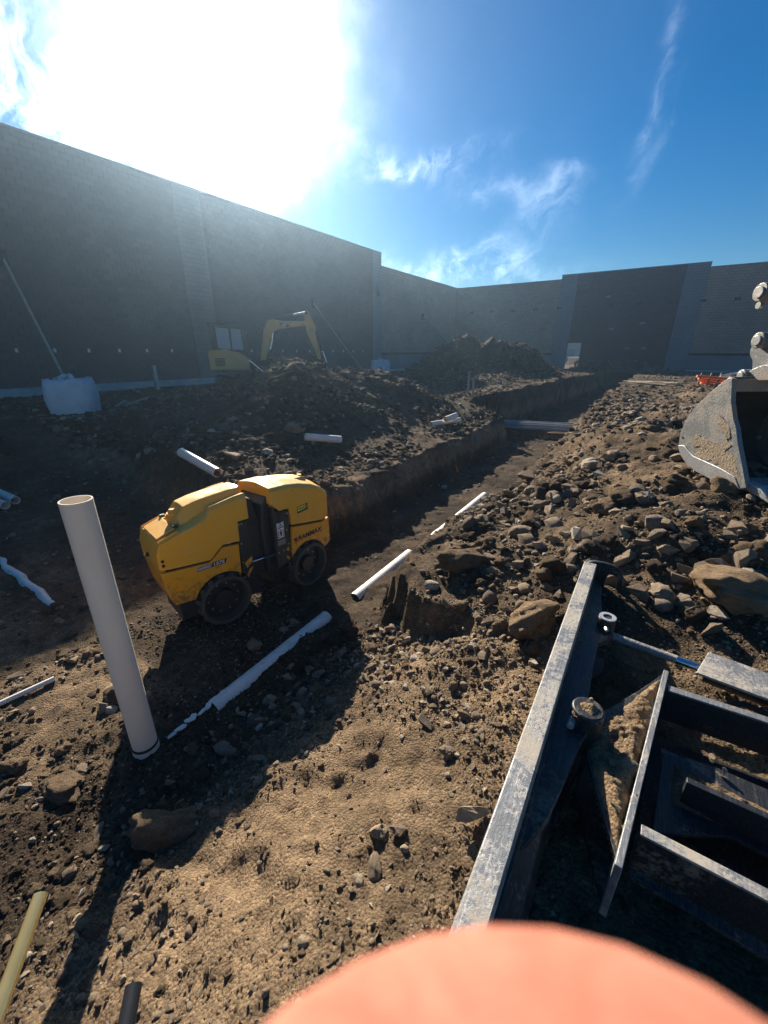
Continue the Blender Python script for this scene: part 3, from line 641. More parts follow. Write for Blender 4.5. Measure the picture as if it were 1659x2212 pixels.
# big stones that can be singled out
def boulder(px, py, z, s, kind, lab, rot=(0, 0, 0), sc=(1, 1, 1), sd=50):
    me = rock_mesh('boulder', kind, sd); p = hit(px, py); zz = p.z
    bm = bmesh.new(); bm.from_mesh(me); bmesh.ops.subdivide_edges(bm, edges=bm.edges, cuts=2 if kind != 'clod' else 1, use_grid_fill=True)
    for v in bm.verts:
        q = v.co * 2.2 + Vector((sd, 0, 0)); v.co += v.co.normalized() * (mnoise.noise(q) * .10 + mnoise.noise(q * 2.6) * .06 + mnoise.noise(q * 6) * .03)
    bm.to_mesh(me); bm.free()
    o = bpy.data.objects.new('boulder', me); COL.objects.link(o); o.scale = (s * sc[0], s * sc[1], s * sc[2]); o.rotation_euler = rot
    o.location = (p.x, p.y, zz + s * sc[2] * .25); o['dry_lit'] = float(dry_lit_map(p.x, p.y, zz)) + .1; tag(o, lab, 'boulder')
boulder(1000, 1222, .08, .21, 'clod', 'large brown soil-crusted boulder on the trench lip above the white pipe', (0, 0, .4), (1.2, .8, .8), 51)
boulder(1145, 1032, .1, .27, 'ang', 'big dark flat-topped boulder at the edge of the trench floor', (0, .1, 1.0), (1.1, .8, .75), 52)
boulder(1145, 1350, .05, .2, 'clod', 'tan crumbling boulder right beside the far end of the blade beam', (0, 0, 1.2), (1.1, .9, .8), 53)
boulder(1590, 1290, .25, .26, 'clod', 'largest brown boulder half sunk in rubble near the blade cylinder', (0, .2, .5), (1.2, .9, .8), 54)
boulder(1480, 1310, .2, .12, 'ang', 'angular tan block in the rubble behind the blade hook', (0.3, 0, 2.1), (1, 1, .9), 55)
boulder(1430, 1290, .2, .11, 'round', 'rounded tan stone beside the angular block in the rubble', (0, .3, .2), (1, 1, .9), 56)
boulder(1540, 1370, .2, .15, 'ang', 'squarish cracked tan stone above the cylinder cover', (0, 0, .3), (1.1, .9, .8), 57)
boulder(1300, 1180, .25, .09, 'round', 'smooth pale grey stone near the blade hook', (0, .5, .2), (1, .8, .8), 58)
boulder(1445, 1195, .3, .1, 'ang', 'upright pale tan stone alone on dark rubble', (1.2, 0, .2), (1, .8, .9), 59)
boulder(365, 1800, -.6, .17, 'clod', 'pointed tan soil clod beside the shadow of the standing pipe', (0, .3, .9), (1.2, .8, .9), 60)
boulder(215, 1800, -.6, .075, 'ang', 'long pale wedge-shaped stone lying left of the pipe shadow', (0, 0, -.6), (1.3, .6, .7), 61)
boulder(175, 1668, -.6, .07, 'ang', 'pale angular stone pair half in shade on the pit floor', (.3, 0, .2), (1.1, .9, .9), 62)
boulder(135, 1705, -.62, .13, 'clod', 'brown flat clod behind the wedge-shaped stone', (0, 0, .2), (1.2, .9, .5), 63)
boulder(808, 1880, -.2, .055, 'round', 'smooth oval cobble on the sunlit slope', (0, .2, -1.0), (1.25, .8, .75), 64)
boulder(775, 1905, -.2, .035, 'round', 'small round white-grey cobble touching the oval cobble', (0, .2, -.6), (1, .9, .6), 65)
boulder(865, 1800, -.2, .07, 'ang', 'upright grey slab standing on edge on the sunlit slope', (1.1, .2, .4), (.9, .6, 1.2), 66)
boulder(820, 1800, -.2, .06, 'round', 'brown rounded stone leaning beside the upright slab', (0, 0, .4), (1, .9, .9), 67)
boulder(970, 1625, -.12, .075, 'ang', 'dark angular stone casting a short shadow on the upper slope', (.2, .3, .4), (1, .9, .9), 68)
boulder(920, 1570, -.15, .08, 'ang', 'flat pale stone tilted on the upper slope', (.2, .3, -.5), (1.3, .7, .6), 69)
boulder(1005, 1555, -.1, .075, 'ang', 'pointed tan stone beside the flat pale one on the slope', (.1, .4, .3), (1.1, .8, .8), 70)
boulder(1020, 1765, -.1, .11, 'ang', 'big tan slab leaning against the soil beside the blade beam', (.3, .4, .9), (1.2, .6, .8), 71)
boulder(560, 1640, -.6, .1, 'ang', 'dark stone block in the roller shadow on the pit floor', (.2, .1, .3), (1.1, .8, .6), 72)
boulder(490, 1620, -.62, .09, 'round', 'dark rounded stone in the shade near the standing pipe', (0, .1, .3), (1.2, .9, .6), 73)
boulder(495, 990, .2, .26, 'ang', 'tan block of stone just behind the loose pipe on the heap', (0, .2, .9), (1.1, .8, .7), 74)
boulder(630, 935, .25, .34, 'ang', 'brown boulder at the end of the loose pipe on the heap', (.2, .2, .3), (1, .8, .9), 75)
boulder(1235, 1195, .2, .1, 'ang', 'grey split stone lying left of the blade hook', (0, .2, .9), (1, .8, .8), 76)
# ------------------------------------------------------------------ lettering
def text_mesh(name, body, size, mat, parent, M, sx=1.0, bold=.0, shear=0.0, width=None):
    cu = bpy.data.curves.new(name, 'FONT'); cu.body = body; cu.size = size; cu.offset = bold; cu.shear = shear; cu.extrude = .0012; cu.resolution_u = 3
    o = bpy.data.objects.new(name, cu); COL.objects.link(o); bpy.context.view_layer.update()
    me = bpy.data.meshes.new_from_object(o.evaluated_get(bpy.context.evaluated_depsgraph_get())); bpy.data.objects.remove(o)
    me.name = name; xs_ = [v.co.x for v in me.vertices]; x0 = min(xs_); wd = max(xs_) - x0
    k = width / wd if width else sx
    for v in me.vertices: v.co.x = (v.co.x - x0) * k
    me.materials.clear(); me.materials.append(mat)
    q = bpy.data.objects.new(name, me); COL.objects.link(q); q.parent = parent; q.matrix_local = M; return q
def sideM(T, x, y, z, rise=0.0):      # text lying on a side plate: reads along +y, faces +x
    return T @ Matrix.Translation((x, y, z)) @ Matrix(((0, 0, 1, 0), (1, 0, 0, 0), (0, 1, 0, 0), (0, 0, 0, 1))) @ Matrix.Rotation(rise, 4, 'Z')

# ------------------------------------------------------------------ trench roller
FLOOR = -.65
cf = PZ(490, 1345, FLOOR); cr = PZ(670, 1262, FLOOR)
def half(c, yaw):
    y = R(yaw); X_ = Vector((math.cos(y), -math.sin(y), 0)); Y_ = Vector((math.sin(y), math.cos(y), 0)); o = Vector((c.x, c.y, 0)) - X_ * .33
    M = Matrix(((X_.x, Y_.x, 0, o.x), (X_.y, Y_.y, 0, o.y), (0, 0, 1, FLOOR), (0, 0, 0, 1))); return M
HF, HR = half(cf, 13), half(cr, 2)
ro = empty('trench_roller', (HF @ Vector((0, .5, 0)))); bpy.context.view_layer.update()
inv_ = Matrix.Translation(-Vector(ro.location)); TF = inv_ @ HF; TR = inv_ @ HR
tag(ro, 'yellow articulated trench roller with padfoot drums on the trench floor', 'roller')
def arch(cy, cz, r, a0, a1, n=14): return [(cy + r * math.cos(R(a0 + (a1 - a0) * i / n)), cz + r * math.sin(R(a0 + (a1 - a0) * i / n))) for i in range(n + 1)]
def hood(T, secs, name, mat):
    S_ = []
    for (y, zl, zs, zh, zv, zc, k) in secs:
        h = [(.298 * k, zl), (.298 * k, zs), (.262 * k, zh), (.175, zv), (.125, zc), (.04, zc + .012)]
        S_.append([(x, y, z) for x, z in h] + [(-x, y, z) for x, z in reversed(h)])
    return MB(T).loft(S_).build(name, mat, ro, bevel=.010, seg=2)
# front half
hood(TF, [(-.512, .818, .97, .985, .985, .99, .93), (-.478, .815, 1.075, 1.085, 1.09, 1.092, .985), (-.287, .795, 1.138, 1.15, 1.158, 1.162, 1), (-.235, .79, 1.15, 1.162, 1.17, 1.25, 1), (-.165, .783, 1.165, 1.18, 1.19, 1.335, 1),
          (-.05, .772, 1.20, 1.215, 1.24, 1.365, 1), (-.02, .79, 1.215, 1.235, 1.25, 1.37, 1), (.035, .84, 1.29, 1.325, 1.28, 1.378, 1), (.10, .892, 1.30, 1.335, 1.295, 1.385, 1), (.285, .878, 1.325, 1.37, 1.34, 1.405, 1), (.29, 1.098, 1.326, 1.371, 1.341, 1.406, 1), (.415, 1.10, 1.335, 1.382, 1.36, 1.41, .99)], 'hood', M_['yellow'])
skirt = [(-.505, .79), (-.05, .746), (.10, .866), (.268, .851), (.252, .455)] + arch(.04, .275, .315, 36, 158) + [(-.27, .40), (-.44, .415), (-.47, .52)]
for sx in (1, -1):
    MB(TF).prism(skirt, 0, .262 * sx, .302 * sx).build('side_skirt', M_['orange_yellow'], ro, bevel=.006)
MB(TF).prism([(-.51, .80), (-.475, .52), (-.445, .415), (-.40, .415), (-.43, .52), (-.46, .80)], 0, -.262, .262).build('front_plate', M_['orange_yellow'], ro, bevel=.006)
MB(TF).box((0, -.17, .31), (.46, .44, .28)).build('light_block', M_['black_paint'], ro, bevel=.01)  # added under-body boxes that stop sun passing beneath the roller
MB(TF).box((0, .40, .27), (.40, .22, .30)).build('light_block', M_['black_paint'], ro, bevel=.01)
MB(TR).box((0, -.02, .30), (.40, .80, .26)).build('light_block', M_['black_paint'], ro, bevel=.01)
MB(TF).box((0, -.09, .60), (.50, .64, .42)).build('frame', M_['black_paint'], ro)
ht = MB(TF); ht.loft([[(-.21, -.470, 1.099), (.21, -.470, 1.099), (.21, -.470, 1.112), (-.21, -.470, 1.112)], [(-.21, -.296, 1.163), (.21, -.296, 1.163), (.21, -.296, 1.180), (-.21, -.296, 1.180)]])
hb = ht.build('control_hatch', M_['yellow'], ro, bevel=.006)
for sx in (.19, -.19):
    MB(TF).box((sx, -.282, 1.185), (.03, .05, .03)).build('hinge', M_['black_paint'], hb, bevel=.004)
for sx in (.262, -.262):
    MB(TF).bar((sx, -.475, 1.092), (sx, -.287, 1.158), .014, .022).build('hatch_rail', M_['yellow'], ro, bevel=.004)
lm = MB(TF); lm.ring((0, -.232, 1.245), (0, -.232, 1.262), .055, .055, 16); lm.ring((0, -.232, 1.262), (0, -.232, 1.298), .042, .026, 16); lm.build('lamp', M_['yellow'], ro, smooth=True)
MB(TF).box((0, .43, 1.385), (.12, .05, .03)).build('latch', M_['galvanized'], ro, bevel=.005)
for (y, z) in ((-.475, .915), (-.475, .868)):
    MB(TF).ring((.288, y, z), (.304, y, z), .014, .014, 12).build('bolt', M_['decal_black'], ro)
for (y, z) in ((-.08, .605), (-.045, .612), (.245, .80), (.24, .62), (.235, .51), (-.40, .665), (-.25, .505), (-.25, .475)):
    MB(TF).ring((.30, y, z), (.308, y, z), .010, .009, 8).build('bolt', M_['orange_yellow'], ro)
MB(TF).ring((-.02, -.512, .89), (-.02, -.535, .89), .022, .018, 12).build('key_switch', M_['decal_black'], ro)
# black side panels by the joint, with hazard triangles
for sx in (1, -1):
    MB(TF).prism([(.272, .40), (.275, 1.088), (.40, 1.088), (.402, .38)], 0, .245 * sx, .29 * sx).build('joint_panel', M_['black_paint'], ro, bevel=.005)
    MB(TR).prism([(-.43, .42), (-.43, 1.16), (-.36, 1.07), (-.205, 1.07), (-.235, .42)], 0, .235 * sx, .285 * sx).build('joint_panel', M_['black_paint'], ro, bevel=.005)
for tri in ([(.305, .60), (.395, .66), (.395, .60), (.33, .535)], [(.315, .45), (.355, .515), (.398, .53), (.33, .42)]):
    MB(TF).prism(tri, 0, .291, .2945).build('hazard_mark', M_['orange_yellow'], ro)
for tri in ([(-.29, .595), (-.25, .625), (-.25, .565)], [(-.29, .525), (-.25, .485), (-.25, .44), (-.29, .48)]):
    MB(TR).prism(tri, 0, .286, .2895).build('hazard_mark', M_['orange_yellow'], ro)
for (y, z) in ((.30, 1.06), (.33, 1.062), (.30, .84), (.29, .62), (.285, .44)): MB(TF).ring((.288, y, z), (.297, y, z), .009, .008, 8).build('bolt', M_['galvanized'], ro)
for (y, z) in ((-.235, 1.035), (-.215, 1.037), (-.26, .84), (-.25, .66), (-.40, .60), (-.33, .605), (-.26, .40)): MB(TR).ring((.283, y, z), (.292, y, z), .010, .009, 8).build('bolt', M_['galvanized'], ro)
# articulated middle: dark housings, hoses, steering cylinder
MB(TF).prism([(.38, .36), (.40, 1.33), (.50, 1.28), (.56, .95), (.56, .36)], 0, -.22, .22).build('joint_housing', M_['black_paint'], ro, bevel=.01)
MB(TR).prism([(-.38, .36), (-.42, 1.30), (-.50, 1.20), (-.54, .95), (-.52, .36)], 0, -.21, .21).build('joint_housing', M_['black_paint'], ro, bevel=.01)
for k, (x, z0) in enumerate(((.16, .95), (.19, .80), (.1, 1.05), (.05, .9))):
    a = TF @ Vector((x, .5, z0)); b_ = TR @ Vector((x - .03, -.48, z0 - .1)); mid = (a + b_) / 2 + Vector((.05, 0, -.16))
    pts = [a.lerp(mid, s_ / 5).lerp(mid.lerp(b_, s_ / 5), s_ / 5) for s_ in range(6)]
    MB().path(pts, .016, 8).build('hose', M_['rubber'], ro, smooth=True)
a = TF @ Vector((.24, .42, .56)); b_ = TR @ Vector((.24, -.40, .58))
cy_ = MB().ring(a.lerp(b_, .45), b_, .028, .028, 14).build('steering_cylinder', M_['black_paint'], ro, smooth=True)
MB().ring(a, a.lerp(b_, .47), .013, .013, 12).build('rod', M_['chrome'], cy_, smooth=True)
MB(TR).box((.26, -.345, 1.05), (.06, .055, .20)).build('latch_arm', M_['rubber'], ro, bevel=.01)
# rear half
hood(TR, [(-.435, 1.20, 1.34, 1.375, 1.388, 1.395, .98), (-.345, 1.10, 1.338, 1.373, 1.388, 1.40, 1), (-.20, 1.09, 1.325, 1.365, 1.382, 1.395, 1), (-.188, .875, 1.324, 1.364, 1.381, 1.394, 1), (0, .835, 1.288, 1.33, 1.352, 1.37, 1), (.2, .795, 1.222, 1.27, 1.30, 1.325, 1), (.32, .772, 1.17, 1.215, 1.24, 1.255, 1), (.415, .80, 1.125, 1.145, 1.15, 1.155, .985), (.435, .80, 1.06, 1.09, 1.10, 1.105, .96)], 'hood', M_['yellow'])
skirt = [(-.188, .850), (0, .810), (.32, .747), (.425, .777), (.435, .46), (.40, .42), (.315, .385)] + arch(.03, .275, .315, 22, 144)[0:] + [(-.225, .47)]
for sx in (1, -1):
    MB(TR).prism(skirt, 0, .262 * sx, .302 * sx).build('side_skirt', M_['orange_yellow'], ro, bevel=.006)
MB(TR).box((0, .415, .60), (.52, .04, .36)).build('rear_plate', M_['orange_yellow'], ro, bevel=.006)
MB(TR).box((0, .10, .60), (.50, .56, .42)).build('frame', M_['black_paint'], ro)
MB(TR).loft([[(.10, -.05, 1.362), (.16, -.05, 1.353), (.13, -.05, 1.365)], [(.10, .22, 1.31), (.16, .22, 1.30), (.13, .22, 1.345)]]).build('hood_ridge', M_['yellow'], ro, bevel=.004)
lm = MB(TR); lm.ring((.0, .26, 1.285), (.0, .26, 1.335), .04, .026, 16); lm.build('lamp', M_['yellow'], ro, smooth=True)
for (y, z) in ((-.165, .84), (-.17, .66), (-.17, .54), (.06, .592), (.085, .594), (.35, .50), (.35, .47)):
    MB(TR).ring((.30, y, z), (.307, y, z), .010, .009, 8).build('bolt', M_['orange_yellow' if y < .3 else 'decal_black'], ro)
# padfoot drums
pad_me = MB().loft([[(-.05, -.032, 0), (.05, -.032, 0), (.05, .032, 0), (-.05, .032, 0)], [(-.038, -.022, .038), (.038, -.022, .038), (.038, .022, .038), (-.038, .022, .038)]])
pads = []
def drum(T, y0, sx, first=[None, None]):
    x0, x1 = (.075 * sx, .345 * sx); rd = .252
    m_ = MB(T); m_.ring((x0, y0, .276), (x1, y0, .276), rd, rd, 40, rd - .014)
    d = m_.build('drum', M_['drum_steel'], ro, smooth=True, ang=40)
    MB(T).ring((x1 * .995 - .006 * sx, y0, .276), (x1 + .006 * sx, y0, .276), rd + .022, rd + .022, 44, rd - .012).build('rim', M_['drum_steel'], d, smooth=True, ang=40)
    MB(T).ring((x1 - .12 * sx, y0, .276), (x1 - .105 * sx, y0, .276), rd - .015, rd - .015, 32).build('web', M_['black_paint'], d)
    MB(T).ring((x1 - .105 * sx, y0, .276), (x1 - .05 * sx, y0, .276), .11, .095, 24).build('hub', M_['black_paint'], d, bevel=.006)
    for k in range(10):
        a = 2 * math.pi * k / 10
        c = Vector((x1 - .104 * sx, y0 + .165 * math.cos(a), .276 + .165 * math.sin(a)))
        MB(T).ring(c, c + Vector((.014 * sx, 0, 0)), .012, .011, 6).build('bolt', M_['galvanized'], d)
    for k in range(14):
        for q in (0, 1):
            a = 2 * math.pi * (k + .5 * q) / 14; xc = (.135 if q else .262) * sx
            Mx = T @ Matrix.Translation((xc, y0, .276)) @ Matrix.Rotation(a, 4, 'X') @ Matrix.Translation((0, 0, rd - .002))
            if first[0] is None:
                first[0] = pad_me.build('pad', M_['drum_steel'], d, bevel=.005); first[0].matrix_local = Mx
            else: dup(first[0], d, Mx)
for sx in (1, -1): drum(TF, .04, sx); drum(TR, .03, sx)
# lettering and stickers on the side facing the bank
XS = .3035
MB(TF).prism([(-.05, .692), (-.03, .742), (.118, .742), (.102, .692)], 0, XS - .001, XS + .001).build('model_decal', M_['decal_black'], ro)
MB(TF).prism([(-.195, .690), (-.175, .738), (-.045, .738), (-.06, .690)], 0, XS - .001, XS + .001).build('model_decal', M_['decal_grey'], ro)
text_mesh('model_number', '1575', .05, M_['decal_white'], ro, sideM(TF, XS + .0015, -.022, .700), bold=.001, width=.115, shear=.15)
text_mesh('brand_lettering', 'RAMMAX', .036, M_['decal_white'], ro, sideM(TF, XS + .0015, -.178, .702), width=.115, shear=.15)
text_mesh('brand_lettering', 'RAMMAX', .085, M_['decal_black'], ro, sideM(TR, XS + .0005, -.108, .645, R(-1)), bold=.0025, width=.40, shear=.1)
lg = MB(TR).prism([(-.178, .648), (-.178, .70), (-.122, .70), (-.122, .648)], 0, XS - .001, XS + .001).build('maker_decal', M_['decal_red'], ro)
text_mesh('maker_lettering', 'MQ', .045, M_['decal_black'], lg, sideM(TR, XS + .0015, -.173, .660), bold=.001, width=.046)
MB(TR).prism([(-.178, .634), (-.178, .642), (-.122, .642), (-.122, .634)], 0, XS - .001, XS + .001).build('maker_decal', M_['decal_red'], ro)
XH = .2995
rs_ = MB(TR).prism([(-.085, .985), (-.085, 1.065), (.085, 1.075), (.085, .995)], 0, XH - .001, XH + .0015).build('rental_sticker', M_['decal_black'], ro)
MB(TR).prism([(-.078, 1.008), (-.078, 1.06), (.045, 1.067), (.045, 1.015)], 0, XH + .0016, XH + .0024).build('sticker_field', M_['decal_yellow'], rs_)
MB(TR).prism([(.052, 1.012), (.052, 1.066), (.08, 1.068), (.08, 1.014)], 0, XH + .0016, XH + .0024).build('sticker_field', M_['decal_grey'], rs_)
text_mesh('sticker_lettering', 'Wheeler', .03, M_['decal_black'], rs_, sideM(TR, XH + .003, -.068, 1.025, R(3)), width=.105)
ws = MB(TR).box((.2865, -.345, .865), (.003, .10, .19)).build('warning_sticker', M_['decal_white'], ro)
tr_ = MB(TR)
P1 = [(-.387, .893), (-.303, .893), (-.345, .95)]; P2 = [(-.372, .902), (-.318, .902), (-.345, .938)]
vs_ = [(.2895, *p) for p in P1] + [(.2895, *p) for p in P2]; tr_.add(vs_, [(0, 1, 4, 3), (1, 2, 5, 4), (2, 0, 3, 5)]); tr_.build('warning_triangle', M_['decal_black'], ws)
fg = MB(TR); fg.box((.2895, -.345, .916), (.001, .006, .02)); fg.ring((.289, -.345, .862), (.290, -.345, .862), .010, .010, 10)
fg.prism([(-.362, .848), (-.328, .848), (-.334, .815), (-.34, .785), (-.345, .81), (-.35, .785), (-.356, .815)], 0, .289, .290)
for s_ in (-1, 1):
    fg.box((.2895, -.345 + s_ * .042, .82), (.001, .006, .07))
    for zz in (.787, .82, .853): fg.box((.2895, -.345 + s_ * .035, zz), (.001, .016, .008))
fg.build('warning_figure', M_['decal_black'], ws)
MB(TR).box((.2865, -.345, .715), (.003, .115, .065)).build('data_plate', M_['decal_grey'], ro)

# ------------------------------------------------------------------ pipes
def pipe(name, a, b_, r, mat, label, cat='pipe', group=None, wall=.008, n=28):
    a = Vector(a); b_ = Vector(b_); o = MB().ring((0, 0, 0), b_ - a, r, r, n, r - wall).build(name, mat, None, smooth=True); o.location = a
    tag(o, label, cat, group); return o
sp = empty('standpipe', (-2.675, .85, FLOOR))
tp = PD(148, 1086, 4.0); 
MB().ring((0, 0, -.1), (.006, .012, 1.965), .083, .083, 40, .0755).build('pipe', M_['pvc'], sp, smooth=True)
MB().ring((0, 0, .045), (0, 0, .068), .0875, .0875, 40, .082).build('seal_band', M_['rubber'], sp, smooth=True)
MB().ring((0, 0, -.12), (0, 0, .046), .090, .088, 40, .082).build('coupling', M_['pvc_dirty'], sp, smooth=True)
smb = MB()
for k in range(26):
    z0 = 1.93 - .012 * k * (1 + .1 * math.sin(k)); a = R(30) - k * .012 + .05 * math.sin(k * 1.9)
    p = Vector((math.cos(a) * .0834, math.sin(a) * .0834, z0)); smb.box(p, (.0012, .006 + random.random() * .016, .008 + random.random() * .012), Matrix.Rotation(a, 3, 'Z'))
smb.build('smudge', M_['decal_grey'], sp)
tag(sp, 'tall white plastic pipe standing upright in the pit floor', 'pipe')
# long pipe lying half buried along the trench floor, in three stretches between soil
def buried(y0, y1, lab, up=.03, tilt=.0):
    o = empty('buried_pipe', (-2.63, y0, FLOOR)); L_ = y1 - y0; g = float(np.median([tz(-2.63 + q, y0 + L_ * f / 10) for f in range(11) for q in (-.1, .1)])) - FLOOR
    MB().ring((0, 0, g - .06 + up), (0, L_, g - .06 + up + tilt), .083, .083, 32, .075).build('pipe', M_['pvc_dirty'], o, smooth=True); tag(o, lab, 'pipe', 'white drain pipe along the trench floor')
buried(1.38, 2.84, 'long white pipe half buried in soil in front of the roller', .0, .045)
buried(3.35, 4.7, 'half buried white pipe just below the trench lip beside the roller', -.01, .03)
buried(5.4, 7.8, 'half buried white pipe running up the far trench floor', -.02, .05)
fragp = [(480, 1500), (462, 1512), (450, 1528), (438, 1540), (418, 1555), (410, 1562), (392, 1576), (372, 1590)]
for i, (px, py) in enumerate(fragp):
    p = PZ(px, py, FLOOR); z = tz(p.x, p.y); rs = random.Random(i); n = 7
    poly = [((.035 + .02 * rs.random()) * (1.0 if k % 2 else .7) * math.cos(k * 6.283 / n) * .6, (.035 + .02 * rs.random()) * math.sin(k * 6.283 / n)) for k in range(n)]
    o = MB().prism(poly, 2, 0, .008).build('plastic_shard', M_['pvc_dirty'], None); o.location = (p.x, p.y, z + .028); o.rotation_euler = (rs.uniform(-.2, .2), rs.uniform(-.2, .2), rs.uniform(-.5, .5))
    tag(o, 'broken white plastic shard lying in line with the buried pipe', 'shard', 'white pipe shards on the pit floor')
def onground(px, py, z, up): p = hit(px, py, up); return Vector((p.x, p.y, p.z + up))
pipe('loose_pipe', onground(392, 980, .2, .13), onground(470, 1022, .1, .09), .078, M_['pvc'], 'bright white loose pipe lying on the heap just behind the roller', 'pipe', 'loose white pipe offcuts')
pipe('loose_pipe', onground(660, 944, .2, .12), onground(736, 950, .15, .09), .075, M_['pvc_dirty'], 'white loose pipe lying beside the brown boulder on the heap', 'pipe', 'loose white pipe offcuts')
pipe('loose_pipe', onground(930, 917, .2, .1), onground(993, 907, .2, .13), .07, M_['pvc'], 'long white loose pipe on the trench rim, under a shorter piece', 'pipe', 'loose white pipe offcuts')
pipe('loose_pipe', onground(962, 906, .25, .24), onground(986, 897, .3, .34), .075, M_['pvc'], 'short white pipe piece tipped up on top of a longer one', 'pipe', 'loose white pipe offcuts')
pipe('loose_pipe', onground(-30, 1052, -.3, .1), onground(34, 1082, -.35, .07), .07, M_['pvc_dirty'], 'shaded white pipe lying flat in the cross cut, upper of a pair', 'pipe', 'shaded pipes in the cross cut')
pipe('loose_pipe', onground(-50, 1068, -.3, .1), onground(12, 1092, -.35, .07), .07, M_['pvc_dirty'], 'shaded white pipe lying flat in the cross cut, lower of a pair', 'pipe', 'shaded pipes in the cross cut')
a = onground(-5, 1522, FLOOR, .02); b_ = onground(118, 1466, FLOOR, .02)
pipe('thin_pipe', a, b_, .022, M_['pvc_dirty'], 'thin white pipe lying flat on the sunlit pit floor', 'pipe', wall=.004, n=14)
# white marking line dusted on the floor
qs = onground(-30, 1190, FLOOR + .05, -.015); qe = onground(128, 1318, FLOOR + .05, -.03)
tag(MB().path([qs.lerp(qe, i / 12) + Vector((.02 * math.sin(i * 1.3), .02 * math.cos(i * 2.1), .012 * math.sin(i * 2.7))) for i in range(13)], .055, 14).build('half_buried_pipe', M_['pvc_dirty'], None, smooth=True), 'thin white pipe half covered by soil across the shaded floor', 'pipe')
# conduits
p = PZ(1017, 852, .6); zc = tz(p.x, p.y)
pipe('conduit', (p.x - .1, p.y - .05, zc - .1), (p.x - .1, p.y - .05, zc + .86), .045, M_['conduit'], 'taller of two grey conduits standing on the trench rim', 'conduit', wall=.006, n=16)
pipe('conduit', (p.x + .06, p.y + .05, zc - .1), (p.x + .06, p.y + .05, zc + .52), .045, M_['conduit'], 'shorter of two grey conduits standing on the trench rim', 'conduit', wall=.006, n=16)
qa = PZ(1086, 930, -.5); qb = PZ(1262, 938, -.5)
for i in range(11):
    f = (i % 6) / 5; lay = i // 6; off = Vector((.0, .95 * f + .05 * lay + random.uniform(-.04, .04), 0))
    a = Vector((qa.x - .3, qa.y, 0)) + off; b_ = Vector((qb.x + .4, qb.y, 0)) + off * 1.3
    za = -.38 + .09 * lay + .05 * random.random(); zb = -.44 + .09 * lay + .06 * random.random()
    pipe('conduit', (a.x, a.y, za), (b_.x, b_.y, zb), .034, M_['conduit'], 'long grey conduit in the bundle laid across the trench', 'conduit', 'grey conduits bundled across the trench', wall=.006, n=12)
# orange paint mark on the trench wall: built as a thin slab
p = PXp(978, 1024, -3.88); mk = MB(); mk.prism([(-.03, -.2), (.0, .24), (.045, .2), (.03, -.16)], 0, 0, .02); o = mk.build('paint_mark', M_['spray_orange'], None); o.location = (-3.70, p.y - .1, p.z + .02); o.rotation_euler = (0, -.35, 0)
tag(o, 'short orange paint mark on the trench wall, built as a thin slab', 'stake')

# ------------------------------------------------------------------ bulk bags
def bag(loc, rz, wd, h, label, tied, sd):
    r_ = empty('bulk_bag', loc, rz); secs = []; nn = 40; hh_ = [0, .02, .12, .3, .5, .7, .85, .94, .985, 1.0, 1.0]
    for k, f in enumerate(hh_):
        bul = (.93 + .09 * math.sin(math.pi * min(f * 1.05, 1))) if f < .9 else (1.0 - (f - .9) * 1.6)
        if k == 0: bul = .88
        if k == len(hh_) - 1: bul = .05
        s_ = []
        for i in range(nn):
            a = 2 * math.pi * i / nn; c, s__ = math.cos(a), math.sin(a); q = (abs(c) ** 3.6 + abs(s__) ** 3.6) ** (-1 / 3.6)
            nz_ = mnoise.noise(Vector((c * 2 + sd, s__ * 2, f * 3))) * .05 + mnoise.noise(Vector((c * 5 + sd, s__ * 5, f * 9))) * .025
            s_.append((c * q * wd / 2 * bul * (1 + nz_), s__ * q * wd / 2 * bul * (1 + nz_), f * h * (1 + .06 * mnoise.noise(Vector((c, s__, sd))) * (f > .8))))
        secs.append(s_)
    MB().loft(secs).build('sack', M_['bag'], r_, smooth='all')
    rs = random.Random(sd)
    for k in range(7 if tied else 3):
        a = rs.uniform(0, 6.28); q = rs.uniform(.02, .16) * wd; c = Vector((math.cos(a) * q, math.sin(a) * q, h - .01))
        pts = [c, c + Vector((rs.uniform(-.05, .05), rs.uniform(-.05, .05), .07)), c + Vector((rs.uniform(-.1, .1), rs.uniform(-.1, .1), .11)), c + Vector((rs.uniform(-.16, .16), rs.uniform(-.16, .16), .06))]
        MB().path(pts, [.07, .055, .05, .02], 8).build('gathered_cloth', M_['bag'], r_, smooth='all')
    for (sx, sy) in ((1, 1), (-1, 1), (1, -1), (-1, -1)):
        e = wd * .41; MB().path([(e * sx, e * sy, h * .86), (e * sx * .95, e * sy * .95, h * 1.02), (e * sx * .72, e * sy * .75, h * 1.03), (e * sx * .6, e * sy * .85, h * .95)], .018, 6).build('lifting_loop', M_['bag'], r_, smooth=True)
    tag(r_, label, 'bag'); return r_
p = PZ(166, 890, .55); bag((p.x, p.y, tz(p.x, p.y) - .06), .95, 1.12, .95, 'big wrapped white bulk sack on the ground below the long wall', True, 3)
p = PZ(822, 815, .55); b2 = bag((p.x, p.y, tz(p.x, p.y) - .03), .5, 1.2, 1.0, 'small far white bulk sack with a printed triangle beside the corner pilaster', False, 8)
d = (CAM - Vector(b2.location)); d.z = 0; d.normalize(); dl = Matrix.Rotation(-.5, 3, 'Z') @ d
tm = MB(); sd_ = Vector((-dl.y, dl.x, 0)); c0 = dl * .64 + Vector((0, 0, .45))
